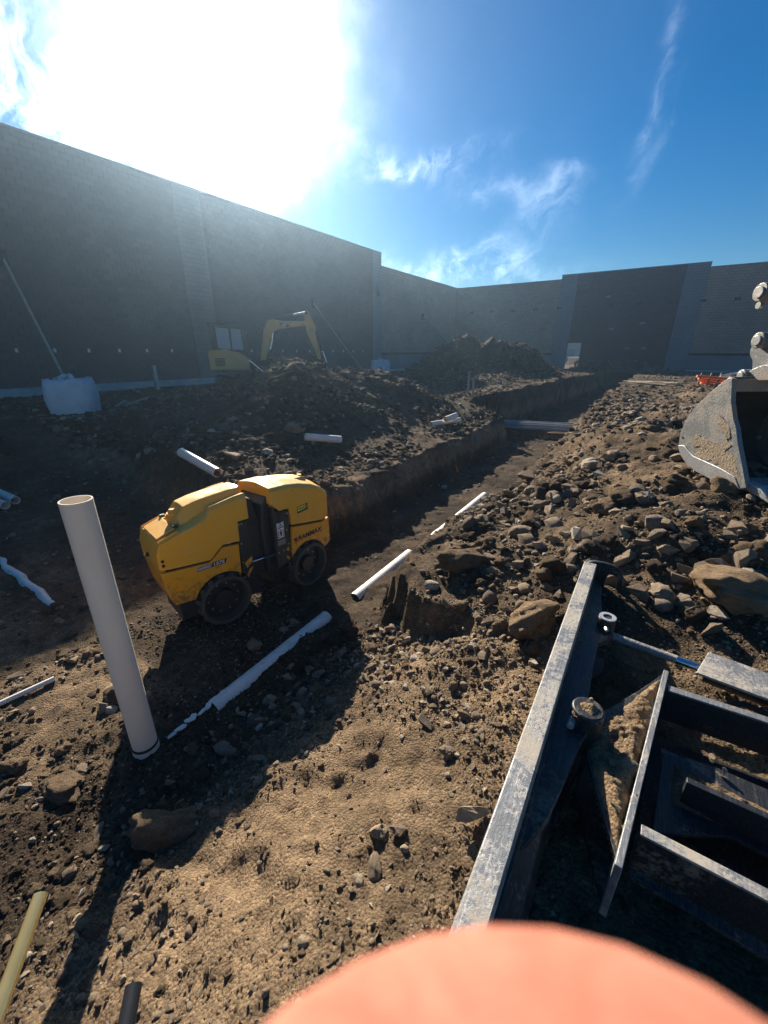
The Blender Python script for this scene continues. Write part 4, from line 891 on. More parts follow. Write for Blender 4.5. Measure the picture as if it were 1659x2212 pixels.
for q in ([(-.2, -.2), (0, .22), (.2, -.2)],): tm.add([c0 + sd_ * x + Vector((0, 0, z)) for x, z in q] + [c0 + dl * .01 + sd_ * x + Vector((0, 0, z)) for x, z in q], [(0, 1, 2), (5, 4, 3), (0, 3, 4, 1), (1, 4, 5, 2), (2, 5, 3, 0)])
tm.build('printed_mark', M_['decal_grey'], b2)
# scraps by the big sack
p = PZ(270, 880, .5)
for i in range(4):
    o = MB().box((0, 0, 0), (.09, 1.0 + .2 * i, .03)).build('board', M_['timber'], None); o.location = (p.x + .12 * i, p.y - .1 + .2 * i, tz(p.x + .12 * i, p.y + .2 * i) + .05 + .03 * i); o.rotation_euler = (random.uniform(-.1, .1), .1, 1.0 + random.uniform(-.5, .5))
    tag(o, 'weathered board in the scraps beside the big white sack', 'board', 'boards beside the big sack')
# ------------------------------------------------------------------ dozer blade with push frame (nearest machine part)
bl = empty('dozer_blade', (-.1, 1.76, -.06)); TB = Matrix.Translation(-Vector(bl.location))
tag(bl, 'black steel dozer blade with worn top beam and soil covered push frame', 'dozer blade')
def yw(y): return -.145 - (y - .23) * .0175
Y0, Y1 = .22, 3.28
MB(TB).bar((yw(Y0), Y0, .495), (yw(Y1), Y1, .495), .092, .11).build('top_beam', M_['blade_top'], bl, bevel=.006)
prof = [(-.05, .445), (.055, .445), (.115, .37), (.135, .25), (.10, .10), (.04, 0), (-.03, -.06), (-.045, -.05), (.0, .03), (.045, .12), (.07, .25), (.045, .35), (-.02, .41)]
secs = []
for i in range(9):
    y = Y0 + .02 + (Y1 - Y0 - .04) * i / 8; secs.append([(yw(y) + x, y, z) for x, z in prof])
MB(TB).loft(secs).build('moldboard', M_['blade_steel'], bl, bevel=.004)
MB(TB).bar((yw(Y0) - .02, Y0, -.06), (yw(Y1) - .02, Y1, -.06), .05, .03).build('cutting_edge', M_['bucket_wear'], bl, bevel=.004)
def holed(T, outer, inner, ax_, d0, d1):
    n = len(outer); m_ = MB(T)
    def p3(p, d): return (p[0], d, p[1]) if ax_ == 1 else (p[0], p[1], d)
    vs = [p3(p, d0) for p in outer] + [p3(p, d0) for p in inner] + [p3(p, d1) for p in outer] + [p3(p, d1) for p in inner]
    fs = []
    for i in range(n):
        j = (i + 1) % n
        fs += [(i, j, n + j, n + i), (2 * n + j, 2 * n + i, 3 * n + i, 3 * n + j), (j, i, 2 * n + i, 2 * n + j), (n + i, n + j, 3 * n + j, 3 * n + i)]
    return m_.add(vs, fs)
ell = lambda cx, cz, a, b_, n=20, p=3.0: [(cx + a * math.copysign(abs(math.cos(2 * math.pi * i / n)) ** (2 / p), math.cos(2 * math.pi * i / n)), cz + b_ * math.copysign(abs(math.sin(2 * math.pi * i / n)) ** (2 / p), math.sin(2 * math.pi * i / n))) for i in range(n)]
holed(TB, ell(yw(3.3) + .09, .41, .15, .16), ell(yw(3.3) + .165, .40, .04, .085), 1, 3.285, 3.315).build('end_plate', M_['blade_steel'], bl, bevel=.004)
MB(TB).prism([(-.25, .0), (-.25, .50), (-.06, .50), (-.02, .3), (-.12, .0)], 1, Y0 - .03, Y0).build('end_plate', M_['blade_steel'], bl, bevel=.004)
# swept gussets and pin bosses
g = [(-.12, .95), (-.035, 1.2), (.0, 1.5), (.015, 1.63), (.03, 1.70), (.035, 1.83), (.0, 1.9), (-.01, 2.2), (-.015, 2.42), (.035, 2.5), (.05, 2.6), (.03, 2.72), (-.04, 2.8), (-.07, 3.0), (-.1, 3.2), (-.14, 3.2)]
for z0 in (.40, .12):
    MB(TB).prism(g, 2, z0, z0 + .035).build('gusset', M_['blade_steel'], bl, bevel=.004)
b1 = MB(TB).ring((.0, 2.62, .30), (.0, 2.62, .51), .052, .052, 28).build('pin_boss', M_['blade_steel'], bl, bevel=.006)
holed(TB, [(.0 + .05 * math.cos(a_), 2.62 + .05 * math.sin(a_)) for a_ in [i * .3142 for i in range(20)]], [(.0 + .028 * math.cos(a_), 2.62 + .028 * math.sin(a_)) for a_ in [i * .3142 for i in range(20)]], 2, .511, .518).build('washer', M_['pin_steel'], b1)
MB(TB).ring((.005, 2.555, .47), (.012, 2.53, .47), .014, .010, 10).build('grease_nipple', M_['pin_steel'], b1)
MB(TB).ring((.01, 1.765, .28), (.01, 1.765, .515), .072, .072, 30).build('pivot_boss', M_['blade_steel'], bl, bevel=.008)
MB(TB).ring((-.045, 1.72, .46), (-.045, 1.66, .46), .016, .016, 6).build('bolt', M_['pin_steel'], bl)
def soil_lump(name, pts, zb, hgt, sd, dens=.022):
    """heap of soil over a convex outline (x,y), crumbly top"""
    xs_ = [p[0] for p in pts]; ys_ = [p[1] for p in pts]; x0, x1, y0, y1 = min(xs_), max(xs_), min(ys_), max(ys_)
    nx_, ny_ = max(4, int((x1 - x0) / dens)), max(4, int((y1 - y0) / dens)); gx_, gy_ = np.meshgrid(np.linspace(x0, x1, nx_), np.linspace(y0, y1, ny_))
    dmin = np.full(gx_.shape, 9.0)
    for i in range(len(pts)):
        (ax_, ay_), (bx_, by_) = pts[i], pts[(i + 1) % len(pts)]; ll = math.hypot(bx_ - ax_, by_ - ay_)
        dd = ((bx_ - ax_) * (gy_ - ay_) - (by_ - ay_) * (gx_ - ax_)) / ll; dmin = np.minimum(dmin, dd)
    k = np.clip(dmin / .05, -1, 1); kk = np.clip(k, 0, 1) ** .6
    z_ = zb - .02 + kk * (hgt + .9 * hgt * fbm(gx_ * 10, gy_ * 10, .8, 4, sd)) + kk * (.016 * fbm(gx_ * 10, gy_ * 10, 4, 3, sd + 5))
    ok = k > -.3; idm = -np.ones(gx_.shape, int); vs = []; fs = []
    for i in range(ny_):
        for j in range(nx_):
            if ok[i, j]: idm[i, j] = len(vs); vs.append((gx_[i, j], gy_[i, j], z_[i, j]))
    for i in range(ny_ - 1):
        for j in range(nx_ - 1):
            q = [idm[i, j], idm[i, j + 1], idm[i + 1, j + 1], idm[i + 1, j]]
            if min(q) >= 0: fs.append(tuple(q))
    o = MB(TB).add(vs, fs).build(name, M_['soil'], bl, smooth='all'); at_ = o.data.attributes.new('dry_lit', 'FLOAT', 'POINT'); at_.data.foreach_set('value', np.full(len(vs), .85, np.float32)); return o
soil_lump('soil', [(-.055, 1.71), (.06, 1.70), (.075, 1.77), (.05, 1.83), (-.045, 1.82)], .515, .022, 7, .008)
# tilt cylinder and its guard
ra, rb = Vector((.05, 2.66, .36)), Vector((.56, 2.61, .36))
MB(TB).ring(ra, rb, .025, .025, 18).build('cylinder_rod', M_['blade_top'], bl, smooth=True)
MB(TB).ring(Vector((.40, 2.626, .36)), rb, .0275, .0275, 18).build('cylinder_rod', M_['chrome'], bl, smooth=True)
MB(TB).ring(Vector((.54, 2.612, .345)), Vector((1.3, 2.53, .33)), .055, .055, 20).build('cylinder_barrel', M_['blade_steel'], bl, smooth=True)
gp = [PZ(1530, 1410, .43), PZ(1503, 1455, .43), PZ(1659, 1517, .43) + Vector((.55, -.04, 0)), PZ(1659, 1466, .43) + Vector((.55, -.04, 0))]
MB(TB).prism([(p.x, p.y) for p in gp], 2, .425, .44).build('cylinder_guard', M_['blade_top'], bl, bevel=.004)
# push frame
tri = [PZ(1262, 1618, .36), PZ(1334, 1862, .36), PZ(1436, 1450, .36), PZ(1400, 1478, .36), PZ(1296, 1540, .36)]; tri = [(p.x, p.y) for p in tri]
MB(TB).prism(tri, 2, .335, .355).build('nose_plate', M_['blade_steel'], bl, bevel=.003)
MB(TB).prism(tri, 2, .06, .08).build('nose_plate', M_['blade_steel'], bl, bevel=.003)
cenx = sum(p[0] for p in tri) / 5; ceny = sum(p[1] for p in tri) / 5
soil_lump('soil', [(cenx + (p[0] - cenx) * .97, ceny + (p[1] - ceny) * .97) for p in tri], .36, .055, 21, .008)
ca, cb = PZ(1440, 1448, .42), PZ(1336, 1872, .42)
MB(TB).bar((ca.x, ca.y, .27), (cb.x, cb.y, .27), .026, .30).build('cross_plate', M_['blade_top'], bl, bevel=.003)
for (p0, p1, z) in (((1442, 1487), (1659, 1557), .40), ((1384, 1793), (1659, 1936), .40)):
    a, b_ = PZ(*p0, z), PZ(*p1, z); e = b_ + (b_ - a).normalized() * .7
    MB(TB).bar((a.x, a.y, z - .10), (e.x, e.y, z - .10), .035, .2).build('frame_arm', M_['blade_steel'], bl, bevel=.003)
    MB(TB).bar((a.x, a.y, z), (e.x, e.y, z), .045, .012).build('arm_flange', M_['blade_top'], bl, bevel=.003)
a, b_ = PZ(1470, 1620, .28), PZ(1659, 1690, .28)
mid = [(.33, 1.50), (.36, 1.95), (.55, 2.0), (1.35, 1.98), (1.35, 1.62), (.60, 1.66)]
MB(TB).prism(mid, 2, .245, .265).build('deck_plate', M_['blade_steel'], bl, bevel=.003)
soil_lump('soil', [(.38, 1.56), (.62, 1.69), (.82, 1.70), (.84, 1.88), (.6, 1.90), (.40, 1.92)], .27, .05, 33, .009)
MB(TB).prism([(.28, 1.38), (.34, 2.2), (1.35, 2.24), (1.35, 1.36)], 2, .10, .118).build('bottom_plate', M_['blade_steel'], bl, bevel=.003)
MB(TB).bar((.42, 1.71, .335), (1.35, 1.70, .335), .03, .14).build('inner_rib', M_['blade_steel'], bl, bevel=.003)
for (x, y) in ((.36, 1.50), (.38, 2.08)):
    MB(TB).loft([[(x, y - .05, .12), (x, y + .05, .12), (x + .002, y, .13)], [(x + .45, y - .01, .12), (x + .45, y + .01, .12), (x + .45, y, .19)]]).build('stiffener', M_['blade_top'], bl)
MB(TB).path([(.5, 2.34, .3), (.7, 2.42, .36), (1.0, 2.40, .33), (1.3, 2.42, .28)], .016, 8).build('hose', M_['rubber'], bl, smooth=True)
soil_lump('soil', [(.32, 1.41), (.95, 1.41), (1.0, 1.56), (.60, 1.60), (.34, 1.50)], .12, .03, 44, .011)
soil_lump('soil', [(.40, 2.02), (1.1, 2.05), (1.1, 2.18), (.42, 2.16)], .12, .035, 47, .011)
soil_lump('soil', [(.62, 1.74), (1.3, 1.75), (1.3, 1.93), (.64, 1.90)], .268, .02, 49, .011)
soil_lump('soil', [(-.06, 2.1), (-.02, 2.1), (-.02, 2.45), (-.06, 2.45)], .435, .012, 52, .008)
# stones caught on the frame
for i, (px, py, z, s) in enumerate(((1385, 1545, .40, .040), (1300, 1640, .38, .022), (1322, 1650, .38, .026), (1362, 1660, .39, .045), (1372, 1720, .40, .030), (1330, 1745, .39, .034), (1345, 1792, .38, .022), (1565, 1665, .30, .02), (1540, 1640, .31, .026), (1278, 1512, .535, .012))):
    p = PZ(px, py, z); o = bpy.data.objects.new('rock', RM[[0, 2, 4, 1, 7, 9][i % 6]]); COL.objects.link(o); o.location = p; o.scale = (s,) * 3; o.rotation_euler = (i, i * 2, i * 3)
    tag(o, 'small stone resting in soil on the blade push frame', 'rock', 'stones on the push frame')

# ------------------------------------------------------------------ excavator bucket hanging from its stick
th_ = R(56); OB = PD(1606, 1058, 5.0); ov = Vector((math.cos(th_), -math.sin(th_), 0)); wv_ = Vector((math.sin(th_), math.cos(th_), 0))
bk = empty('excavator_bucket', OB); tag(bk, 'scraped grey excavator bucket with a silver tooth hanging from its stick', 'bucket')
def onside(px, py, off=0.0):        # pixel -> point in the plane of the bucket's side, shifted inwards
    d = ray(px, py); k = ((OB + wv_ * off - CAM).dot(wv_)) / d.dot(wv_); q = CAM + d * k - OB
    return (q.dot(ov), q.z)
TBk = Matrix(((ov.x, wv_.x, 0, 0), (ov.y, wv_.y, 0, 0), (0, 0, 1, 0), (0, 0, 0, 1)))      # local (open, width, up) -> offset from OB
back = [onside(*q) for q in ((1577, 814), (1560, 826), (1530, 851), (1500, 881), (1482, 906), (1470, 934), (1466, 958), (1472, 982), (1486, 1003), (1508, 1020), (1540, 1036), (1575, 1049), (1604, 1058))]
front_ = [onside(*q) for q in ((1616, 1054), (1608, 1010), (1598, 960), (1594, 925), (1588, 905), (1583, 868), (1585, 818))]
WB = .86
for y0 in (0, WB - .03):
    MB(TBk).prism(back + front_, 1, y0, y0 + .03).build('side_plate', M_['bucket_steel'], bk, bevel=.004)
inn = [(p[0] * .975 + .01, p[1] * .985 + .012) for p in back]
MB(TBk).prism(back + inn[::-1], 1, .031, WB - .031).build('shell', M_['bucket_dark'], bk, smooth=True)
ws_ = [onside(*q) for q in ((1467, 962), (1472, 982), (1486, 1003), (1508, 1020), (1540, 1036), (1575, 1049), (1600, 1057), (1590, 1030), (1560, 1012), (1525, 996), (1500, 985), (1488, 972), (1480, 962))]
MB(TBk).prism(ws_, 1, -.016, -.001).build('wear_plate', M_['bucket_wear'], bk, bevel=.004)
st_p = [onside(*q) for q in ((1577, 816), (1586, 818), (1584, 868), (1589, 904), (1595, 925), (1599, 960), (1609, 1010), (1617, 1054), (1603, 1056), (1596, 1010), (1588, 960), (1582, 928), (1571, 910), (1576, 880))]
MB(TBk).prism(st_p, 1, -.02, -.001).build('side_cutter', M_['bucket_steel'], bk, bevel=.004)
MB(TBk).ring((onside(1475, 945)[0], -.004, onside(1475, 945)[1]), (onside(1475, 945)[0], .0, onside(1475, 945)[1]), .012, .012, 12).build('hole_shade_disc', M_['decal_black'], bk)  # flat black disc painted for the dark inside a hole
for (pc_, py_, ra_, rb_, sd_) in ((1540, 975, 36, 24, 1), (1574, 1000, 17, 30, 2), (1512, 955, 16, 14, 3), (1566, 925, 8, 26, 4), (1592, 1035, 6, 16, 5)):
    ck = []
    for i in range(44):
        a_ = i * 2 * math.pi / 44; q = 1 + .5 * mnoise.noise(Vector((math.cos(a_) * 1.6 + sd_ * 5, math.sin(a_) * 1.6, sd_))) + .3 * mnoise.noise(Vector((math.cos(a_) * 6 + sd_ * 5, math.sin(a_) * 6, sd_)))
        ck.append(onside(pc_ + ra_ * q * math.cos(a_) + .35 * rb_ * math.sin(a_), py_ + rb_ * q * math.sin(a_)))
    MB(TBk).prism(ck, 1, -.004 - sd_ * .0007, -.001).build('caked_soil', M_['caked_soil'], bk)
tpx = onside(1585, 822); MB(TBk).box((tpx[0] - .06, WB / 2, tpx[1] - .045), (.12, WB - .064, .12)).build('top_bar', M_['bucket_steel'], bk, bevel=.01)
lp = onside(1616, 1054); MB(TBk).box((lp[0] - .12, WB / 2, lp[1] + .004), (.26, WB - .064, .04)).build('lip', M_['bucket_wear'], bk, bevel=.006)
for k in range(4):
    y = .06 + k * (WB - .12) / 3
    MB(TBk).loft([[(lp[0] - .06, y - .05, lp[1] - .03), (lp[0] - .06, y + .05, lp[1] - .03), (lp[0] - .06, y + .05, lp[1] + .05), (lp[0] - .06, y - .05, lp[1] + .05)],
                  [(lp[0] + .10, y - .042, lp[1] - .05), (lp[0] + .10, y + .042, lp[1] - .05), (lp[0] + .10, y + .042, lp[1] + .02), (lp[0] + .10, y - .042, lp[1] + .02)],
                  [(lp[0] + .24, y - .034, lp[1] - .085), (lp[0] + .24, y + .034, lp[1] - .085), (lp[0] + .24, y + .034, lp[1] - .07), (lp[0] + .24, y - .034, lp[1] - .07)]]).build('tooth', M_['bucket_wear'], bk, bevel=.008)
hk = onside(1640, 945, WB - .03); MB(TBk).ring((hk[0], WB - .045, hk[1]), (hk[0], WB - .03, hk[1]), .02, .02, 14).build('bolt', M_['pin_steel'], bk)
# ears, links, pins, stick
EW = .22
ear = [onside(*q, EW) for q in ((1608, 822), (1612, 806), (1628, 796), (1648, 788), (1668, 788), (1700, 800), (1720, 822))]
for y0 in (EW, WB - EW - .04): MB(TBk).prism(ear, 1, y0, y0 + .04).build('ear', M_['bucket_steel'], bk, bevel=.006)
lk = [onside(*q, EW + .06) for q in ((1630, 738), (1620, 755), (1619, 768), (1625, 778), (1624, 800), (1640, 806), (1662, 800), (1690, 760), (1680, 728), (1650, 722))]
for y0 in (EW + .06, WB - EW - .10): MB(TBk).prism(lk, 1, y0, y0 + .04).build('link', M_['bucket_steel'], bk, bevel=.008)
def pin(px, py, rad, off=EW):
    q = onside(px, py, off); c = MB(TBk).ring((q[0], off - .03, q[1]), (q[0], WB - off + .03, q[1]), rad * 1.6, rad * 1.6, 30).build('pin_collar', M_['bucket_steel'], bk, bevel=.008)
    MB(TBk).ring((q[0], off - .045, q[1]), (q[0], off - .0305, q[1]), rad, rad, 28).build('pin', M_['pin_steel'], c, bevel=.003)
pin(1607, 811, .035); pin(1643, 735, .045, EW + .02); pin(1648, 631, .05, EW + .02); pin(1690, 800, .045)
s0 = onside(1690, 800, EW); s1 = onside(1648, 631, EW)
MB(TBk).prism([(s1[0] - .08, s1[1] + .02), (s1[0] + .02, s1[1] - .12), (s0[0] + .02, s0[1] - .06), (s0[0] + .14, s0[1] - .02), (s0[0] + .5, s1[1] + .1), (2.3, 2.9), (2.05, 3.05), (s1[0] + .2, s1[1] + .2)], 1, EW + .10, WB - EW - .14).build('stick', M_['bucket_dark'], bk, bevel=.015)
MB(TBk).prism([(2.25, 3.05), (2.05, 2.75), (3.2, 2.6), (4.6, 1.2), (4.9, .2), (5.2, .3), (5.0, 1.5), (3.5, 2.95)], 1, EW + .06, WB - EW - .10).build('boom', M_['bucket_dark'], bk, bevel=.02)
MB(TBk).ring((s1[0], EW - .01, s1[1] - .11), (s1[0], EW + .02, s1[1] - .11), .03, .03, 14).build('grease_nipple', M_['pin_steel'], bk)

# ------------------------------------------------------------------ yellow mini excavator behind the heap
DX = 15.4; vh = -HEAD + math.atan((560 - CX) / 945.6); vd = Vector((math.sin(vh), math.cos(vh), 0)); rt = Vector((vd.y, -vd.x, 0))
base = CAM + vd * DX + rt * ((500 - 560) * DX * .00094); base.z = .55
ex = empty('mini_excavator', base); tag(ex, 'yellow mini excavator with arched boom behind the spoil heap', 'excavator')
TE = Matrix(((rt.x, vd.x, 0, 0), (rt.y, vd.y, 0, 0), (0, 0, 1, 0), (0, 0, 0, 1)))
def E_(zx, zy): px = 428 + zx * .1984; py = 658.3 + zy * .1984; return ((px - 500) * .01462, (2.1 - (py - 760) * .0156) - .55)
def Ep(l): return [E_(*q) for q in l]
MB(TE).prism(Ep([(125, 520), (140, 500), (300, 490), (450, 520), (520, 560), (545, 600), (545, 690), (130, 690)]), 1, -.75, .75).build('body', M_['cat_yellow'], ex, bevel=.05, seg=3)
gr = MB(TE)
for k in range(6):
    q0, q1 = E_(190, 578 + k * 13), E_(292, 584 + k * 13); gr.box(((q0[0] + q1[0]) / 2, -.755, q0[1]), (q1[0] - q0[0], .012, .022))
gr.build('grille', M_['decal_black'], ex)
ctop = E_(180, 245)[1]; cbot = E_(180, 500)[1]; x0, x1 = E_(185, 0)[0], E_(550, 0)[0]
cab_ = MB(TE); cab_.prism(Ep([(150, 240), (170, 236), (480, 265), (545, 300), (545, 328), (480, 302), (160, 274)]), 1, -.62, .42); cab = cab_.build('cab_roof', M_['cab_black'], ex, bevel=.02)
for (a, b_) in (((190, 255), (195, 495)), ((375, 275), (375, 500)), ((510, 290), (530, 510))):
    for yy in (-.58, .38):
        p0, p1 = E_(*a), E_(*b_); MB(TE).bar((p0[0], yy, p0[1]), (p1[0], yy, p1[1]), .15 if a[0] != 375 else .05, .10, (0, 1, 0)).build('cab_pillar', M_['cab_black'], ex, bevel=.01)
MB(TE).prism(Ep([(185, 485), (540, 500), (560, 590), (440, 540), (190, 505)]), 1, -.6, .4).build('cab_sill', M_['cab_black'], ex, bevel=.015)
MB(TE).prism(Ep([(230, 280), (500, 300), (515, 495), (235, 480)]), 1, -.585, -.575).build('window', M_['glass'], ex)
MB(TE).prism(Ep([(230, 280), (500, 300), (515, 495), (235, 480)]), 1, .375, .385).build('window', M_['glass'], ex)
MB(TE).prism(Ep([(250, 400), (300, 395), (310, 490), (250, 490)]), 1, -.3, .2).build('seat', M_['rubber'], ex, bevel=.04)
MB(TE).prism(Ep([(665, 600), (690, 480), (735, 285), (790, 205), (850, 188), (950, 205), (1210, 200), (1212, 245), (1040, 262), (900, 290), (855, 310), (825, 330), (780, 470), (725, 600)]), 1, -.13, .13).build('boom', M_['cat_yellow'], ex, bevel=.02)
bd = MB(TE).prism(Ep([(910, 222), (1005, 226), (1032, 250), (990, 262), (945, 260)]), 1, -.136, -.131).build('maker_decal', M_['decal_black'], ex)
q0 = E_(945, 256); text_mesh('maker_lettering', 'CAT', .11, M_['decal_white'], bd, TE @ Matrix.Translation((q0[0], -.139, q0[1])) @ Matrix.Rotation(R(90), 4, 'X'), bold=.006, width=.14)
MB(TE).prism(Ep([(1203, 135), (1225, 98), (1245, 100), (1290, 180), (1325, 250), (1325, 310), (1380, 600), (1345, 602), (1228, 330), (1203, 240)]), 1, -.10, .10).build('stick', M_['cat_yellow'], ex, bevel=.02)
MB(TE).prism(Ep([(1335, 590), (1380, 590), (1452, 640), (1440, 690), (1400, 705), (1330, 660), (1290, 600), (1250, 540), (1300, 560)]), 1, -.28, .28).build('bucket', M_['bucket_dark'], ex, bevel=.02)
def cyl(a, b_, rl, r, rr_, yo=0.0):
    p0, p1 = E_(*a), E_(*b_); A_ = Vector((p0[0], yo, p0[1])); B_ = Vector((p1[0], yo, p1[1])); m_ = A_.lerp(B_, rl)
    c = MB(TE).ring(A_, m_, r, r, 14).build('cylinder', M_['black_paint'], ex, smooth=True); MB(TE).ring(m_, B_, rr_, rr_, 12).build('rod', M_['chrome'], c, smooth=True)
cyl((850, 178), (1222, 112), .62, .06, .03); cyl((770, 560), (838, 325), .30, .055, .028, -.17); cyl((1335, 300), (1442, 625), .62, .055, .028)
MB(TE).ring((E_(1225, 118)[0], -.13, E_(1225, 118)[1]), (E_(1225, 118)[0], .13, E_(1225, 118)[1]), .05, .05, 14).build('pin', M_['black_paint'], ex)
MB(TE).prism([(.42, .75), (.9, .8), (1.25, 1.1), (1.25, 1.35), (.85, 1.25), (.42, 1.15)], 1, -.2, .2).build('swing_post', M_['black_paint'], ex, bevel=.02)
for yy in (-.78, .38):
    MB(TE).prism([(-1.0, .22), (-.85, .02), (.85, .02), (1.0, .22), (.85, .46), (-.85, .46)], 1, yy, yy + .4).build('track', M_['rubber'], ex, bevel=.05)
MB(TE).box((0, 0, .62), (1.2, 1.2, .36)).build('undercarriage', M_['black_paint'], ex)
MB(TE).prism([(1.05, .05), (1.15, .05), (1.2, .5), (1.1, .5)], 1, -.85, .85).build('blade', M_['cat_yellow'], ex, bevel=.02)
# white stake stuck on top of the heap
p = PZ(541, 783, 1.7); z = tz(-9.0, 7.9)
st = MB().bar((0, 0, 0), (.45, .25, -.42), .025, .025).build('stake', M_['decal_white'], None); q = PXp(538, 778, -8.6); st.location = (q.x, q.y, max(q.z, tz(q.x, q.y) + .08)); tag(st, 'thin white stake slanting on the crest of the spoil heap', 'stake')

# ------------------------------------------------------------------ pickup beyond the doorway
q = PYp(1229, 778, 51.0); tk = empty('pickup_truck', (q.x, 51, .42)); tag(tk, 'white pickup truck parked outside the doorway', 'pickup')
body = [(.02, .55), (0, 1.15), (1.95, 1.15), (2.05, 1.75), (2.5, 1.88), (3.4, 1.85), (4.1, 1.25), (5.5, 1.15), (5.65, .8), (5.6, .45)] + [(4.65 + .46 * math.cos(a_), .45 + .46 * math.sin(a_)) for a_ in np.linspace(0, math.pi, 9)] + [(1.15 + .46 * math.cos(a_), .45 + .46 * math.sin(a_)) for a_ in np.linspace(0, math.pi, 9)] + [(.1, .42)]
MB().prism(body, 1, -.95, .95).build('body', M_['white_paint'], tk, bevel=.03)
for (a, b_) in ((2.15, 2.85), (2.95, 3.75)):
    MB().prism([(a, 1.25), (a + .05, 1.68), (b_ - .1 if a < 2.5 else b_ - .45, 1.7), (b_, 1.25)], 1, -.958, -.953).build('window', M_['glass'], tk)
MB().box((.02, -.88, .95), (.06, .16, .32)).build('tail_light', M_['red_lens'], tk, bevel=.01); MB().box((.02, .88, .95), (.06, .16, .32)).build('tail_light', M_['red_lens'], tk, bevel=.01)
MB().box((-.08, 0, .48), (.14, 1.8, .18)).build('bumper', M_['galvanized'], tk, bevel=.02)
for x in (1.15, 4.65):
    for y in (-.84, .84):
        wl = MB().ring((x, y - .12, .38), (x, y + .12, .38), .38, .38, 28).build('wheel', M_['rubber'], tk, bevel=.04); MB().ring((x, y - .13, .38), (x, y + .13, .38), .22, .22, 20).build('rim', M_['galvanized'], wl)

# ------------------------------------------------------------------ lumber, orange frames on the far bank
p = PZ(1395, 832, .65)
for i in range(9):
    f = i / 8; x = p.x + .9 * f - .2; y = p.y + .2 * math.sin(i * 2.1); o = MB().box((0, 0, 0), (.16, 1.5 + .5 * random.random(), .045)).build('plank', M_['timber'], None, bevel=.005)
    o.location = (x, y, tz(x, y) + .10 + .03 * (i % 3)); o.rotation_euler = (random.uniform(-.05, .05), random.uniform(-.05, .05), R(60) + random.uniform(-.35, .35)); tag(o, 'pale plank lying in the lumber on the far bank', 'plank', 'planks on the far bank')
p = PZ(1478, 830, .65)
for i in range(5):
    x = p.x - .6 + .45 * i; y = p.y + .3 * math.cos(i * 3); o = MB().box((0, 0, 0), (.14, .7, .05)).build('plank', M_['timber'], None, bevel=.005); o.location = (x, y, tz(x, y) + .09); o.rotation_euler = (.03, .05, R(75) + i * .5); tag(o, 'short pale offcut scattered beyond the lumber', 'plank', 'offcuts beyond the lumber')
p = PZ(1538, 830, .7); z = tz(p.x, p.y); bf = empty('orange_barricade', (p.x, p.y, z - .05), .35); tag(bf, 'heap of bright orange barricade rails behind the bucket', 'barricade')
for k in range(4):
    MB().ring((-.75 + .12 * k, .1 * k - .1, .48 - .1 * k), (.75 - .05 * k, .1 * k, .36 - .10 * k), .055, .055, 12).build('rail', M_['orange_plastic'], bf, smooth=True)
    MB().box((-.62 + .42 * k, .06 * k - .12, .3), (.05, .05, .66), Matrix.Rotation(.15, 3, 'Y')).build('post', M_['rust_red'], bf)
MB().ring((-.95, 0, .06), (-.3, .1, .04), .05, .05, 12).build('rail', M_['orange_plastic'], bf, smooth=True)
MB().ring((.2, -.1, .5), (.95, .15, .62), .04, .04, 12).build('rail', M_['white_paint'], bf, smooth=True)

# ------------------------------------------------------------------ two stakes in the foreground
def stake(top, foot, r, mat, name, lab):
    a = Vector(foot); b_ = Vector(top); o = empty(name, foot); MB().ring((0, 0, 0), b_ - a, r, r, 24, r * .72).build('tube', mat, o, smooth=True)
    return tag(o, lab, 'stake')
ta = PD(88, 1932, 1.95); tb = PD(-42, 2290, 1.86); d = (tb - ta).normalized()
k = 0
while (ta + d * k).z > tz(*(ta + d * k).xy) - .1 and k < 1.6: k += .05
stake(ta, ta + d * k, .0185, M_['brass_paint'], 'brass_stake', 'shiny brass coloured tube stake leaning up from the slope')
ta = PD(289, 2128, 1.75); tb = PD(258, 2290, 1.72); d = (tb - ta).normalized(); k = 0
while (ta + d * k).z > tz(*(ta + d * k).xy) - .1 and k < 1.6: k += .05
stake(ta, ta + d * k, .02, M_['black_paint'], 'black_stake', 'short black tube stake with an open top near the brass one')
# ------------------------------------------------------------------ the hand that holds the camera, one fingertip over the lens edge
m, t, b = nodes('skin'); v = tcobj(t)
t.links.new(ramp(t, noise(t, v, 120, 5, .6, 1.0), [(.3, (.37, .125, .082)), (.7, (.46, .20, .135))]), b.inputs['Base Color'])
b.inputs['Roughness'].default_value = .8; b.inputs['Specular IOR Level'].default_value = .1; b.inputs['Subsurface Weight'].default_value = .15; b.inputs['Subsurface Radius'].default_value = (1.0, .35, .2); b.inputs['Subsurface Scale'].default_value = .004
plain('sleeve', (.10, .11, .13), (.14, .15, .17), 40, .9)
hv = [((.02, -.13, .06), .024), ((.02, -.162, .115), .026), ((.028, -.20, .20), .034), ((.035, -.25, .33), .042)]
he = [(0, 1), (1, 2), (2, 3)]
def finger(pts, rad, root=0):
    i0 = root
    for p, r_ in zip(pts, rad):
        hv.append((p, r_)); he.append((i0, len(hv) - 1)); i0 = len(hv) - 1
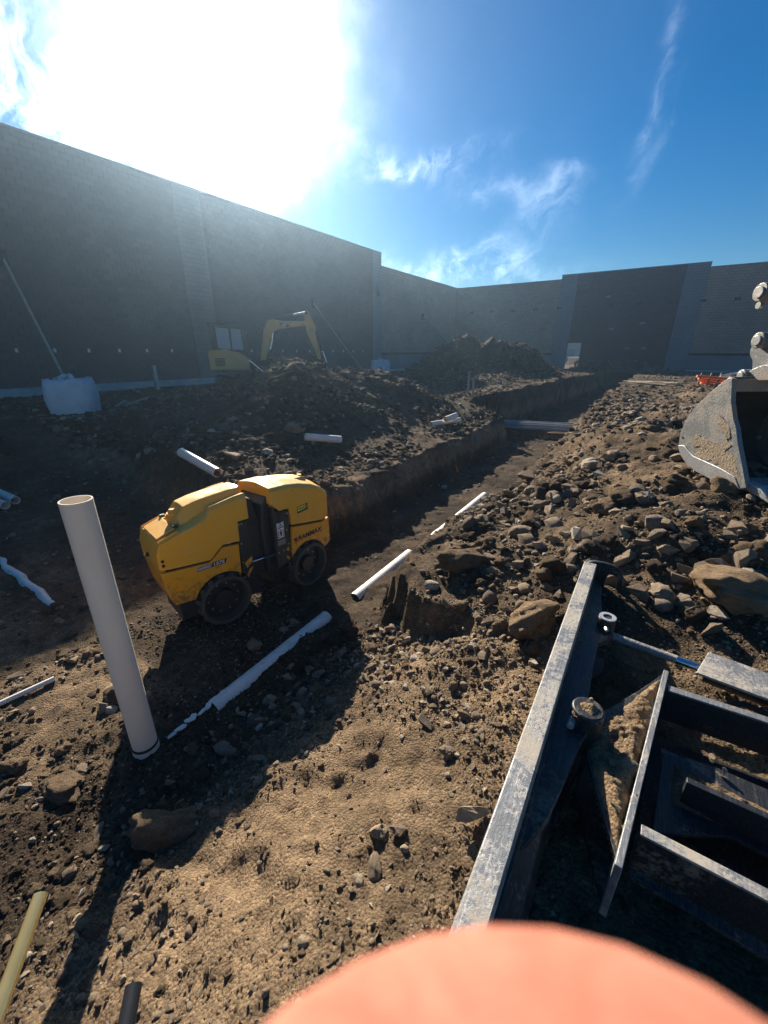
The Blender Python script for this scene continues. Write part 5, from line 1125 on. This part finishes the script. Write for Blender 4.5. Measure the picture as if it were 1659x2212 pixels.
finger([(.014, -.10, .028), (.011, -.072, .004), (.0078, -.047, -.009), (.0076, -.0450, -.0085), (.0062, -.0301, -.0062)], [.0130, .0135, .0165, .0290, .0300])
finger([(-.004, -.104, .030), (-.006, -.088, -.006), (-.004, -.108, -.024), (-.002, -.128, -.012)], [.0125, .010, .0095, .0085])
finger([(-.022, -.112, .036), (-.026, -.100, .002), (-.024, -.118, -.014), (-.02, -.135, -.002)], [.012, .0095, .009, .008])
finger([(-.038, -.124, .046), (-.044, -.116, .018), (-.042, -.130, .004), (-.037, -.143, .014)], [.011, .0085, .008, .007])
finger([(.05, -.135, .058), (.064, -.112, .034), (.066, -.090, .014), (.062, -.074, .002)], [.015, .012, .0105, .009])
me = bpy.data.meshes.new('hand'); me.from_pydata([tuple(CAM + _RM @ Vector(p)) for p, _ in hv], he, []); me.materials.append(M_['skin'])
hd = bpy.data.objects.new('hand', me); COL.objects.link(hd)
sk = hd.modifiers.new('skin', 'SKIN'); sk.use_smooth_shade = True
for i, (_, r_) in enumerate(hv): me.skin_vertices[0].data[i].radius = (r_, r_); me.skin_vertices[0].data[i].use_root = (i == 0)
ss = hd.modifiers.new('subdivision', 'SUBSURF'); ss.levels = 3; ss.render_levels = 3
tag(hd, 'pink fingertip and hand held right up against the lens, out of focus', 'hand')
MB().path([tuple(CAM + _RM @ Vector(p)) for p in ((.024, -.182, .16), (.028, -.20, .20), (.035, -.25, .33), (.045, -.33, .52))], [.043, .047, .055, .062], 20).build('sleeve', M_['sleeve'], hd, smooth=True)

# ------------------------------------------------------------------ thin volume added in place of the lens glare veil
hz = MB().box((0, 0, 5.5), (2000, 2000, 16)).build('glare_haze', None, None)
m = bpy.data.materials.new('glare_haze'); m.use_nodes = True; t = m.node_tree; t.nodes.clear()
pv = t.nodes.new('ShaderNodeVolumePrincipled'); pv.inputs['Color'].default_value = (.52, .76, 1, 1); pv.inputs['Density'].default_value = .0021; pv.inputs['Anisotropy'].default_value = .78
mo = t.nodes.new('ShaderNodeOutputMaterial'); t.links.new(pv.outputs[0], mo.inputs['Volume']); hz.data.materials.append(m); tag(hz, kind='stuff')
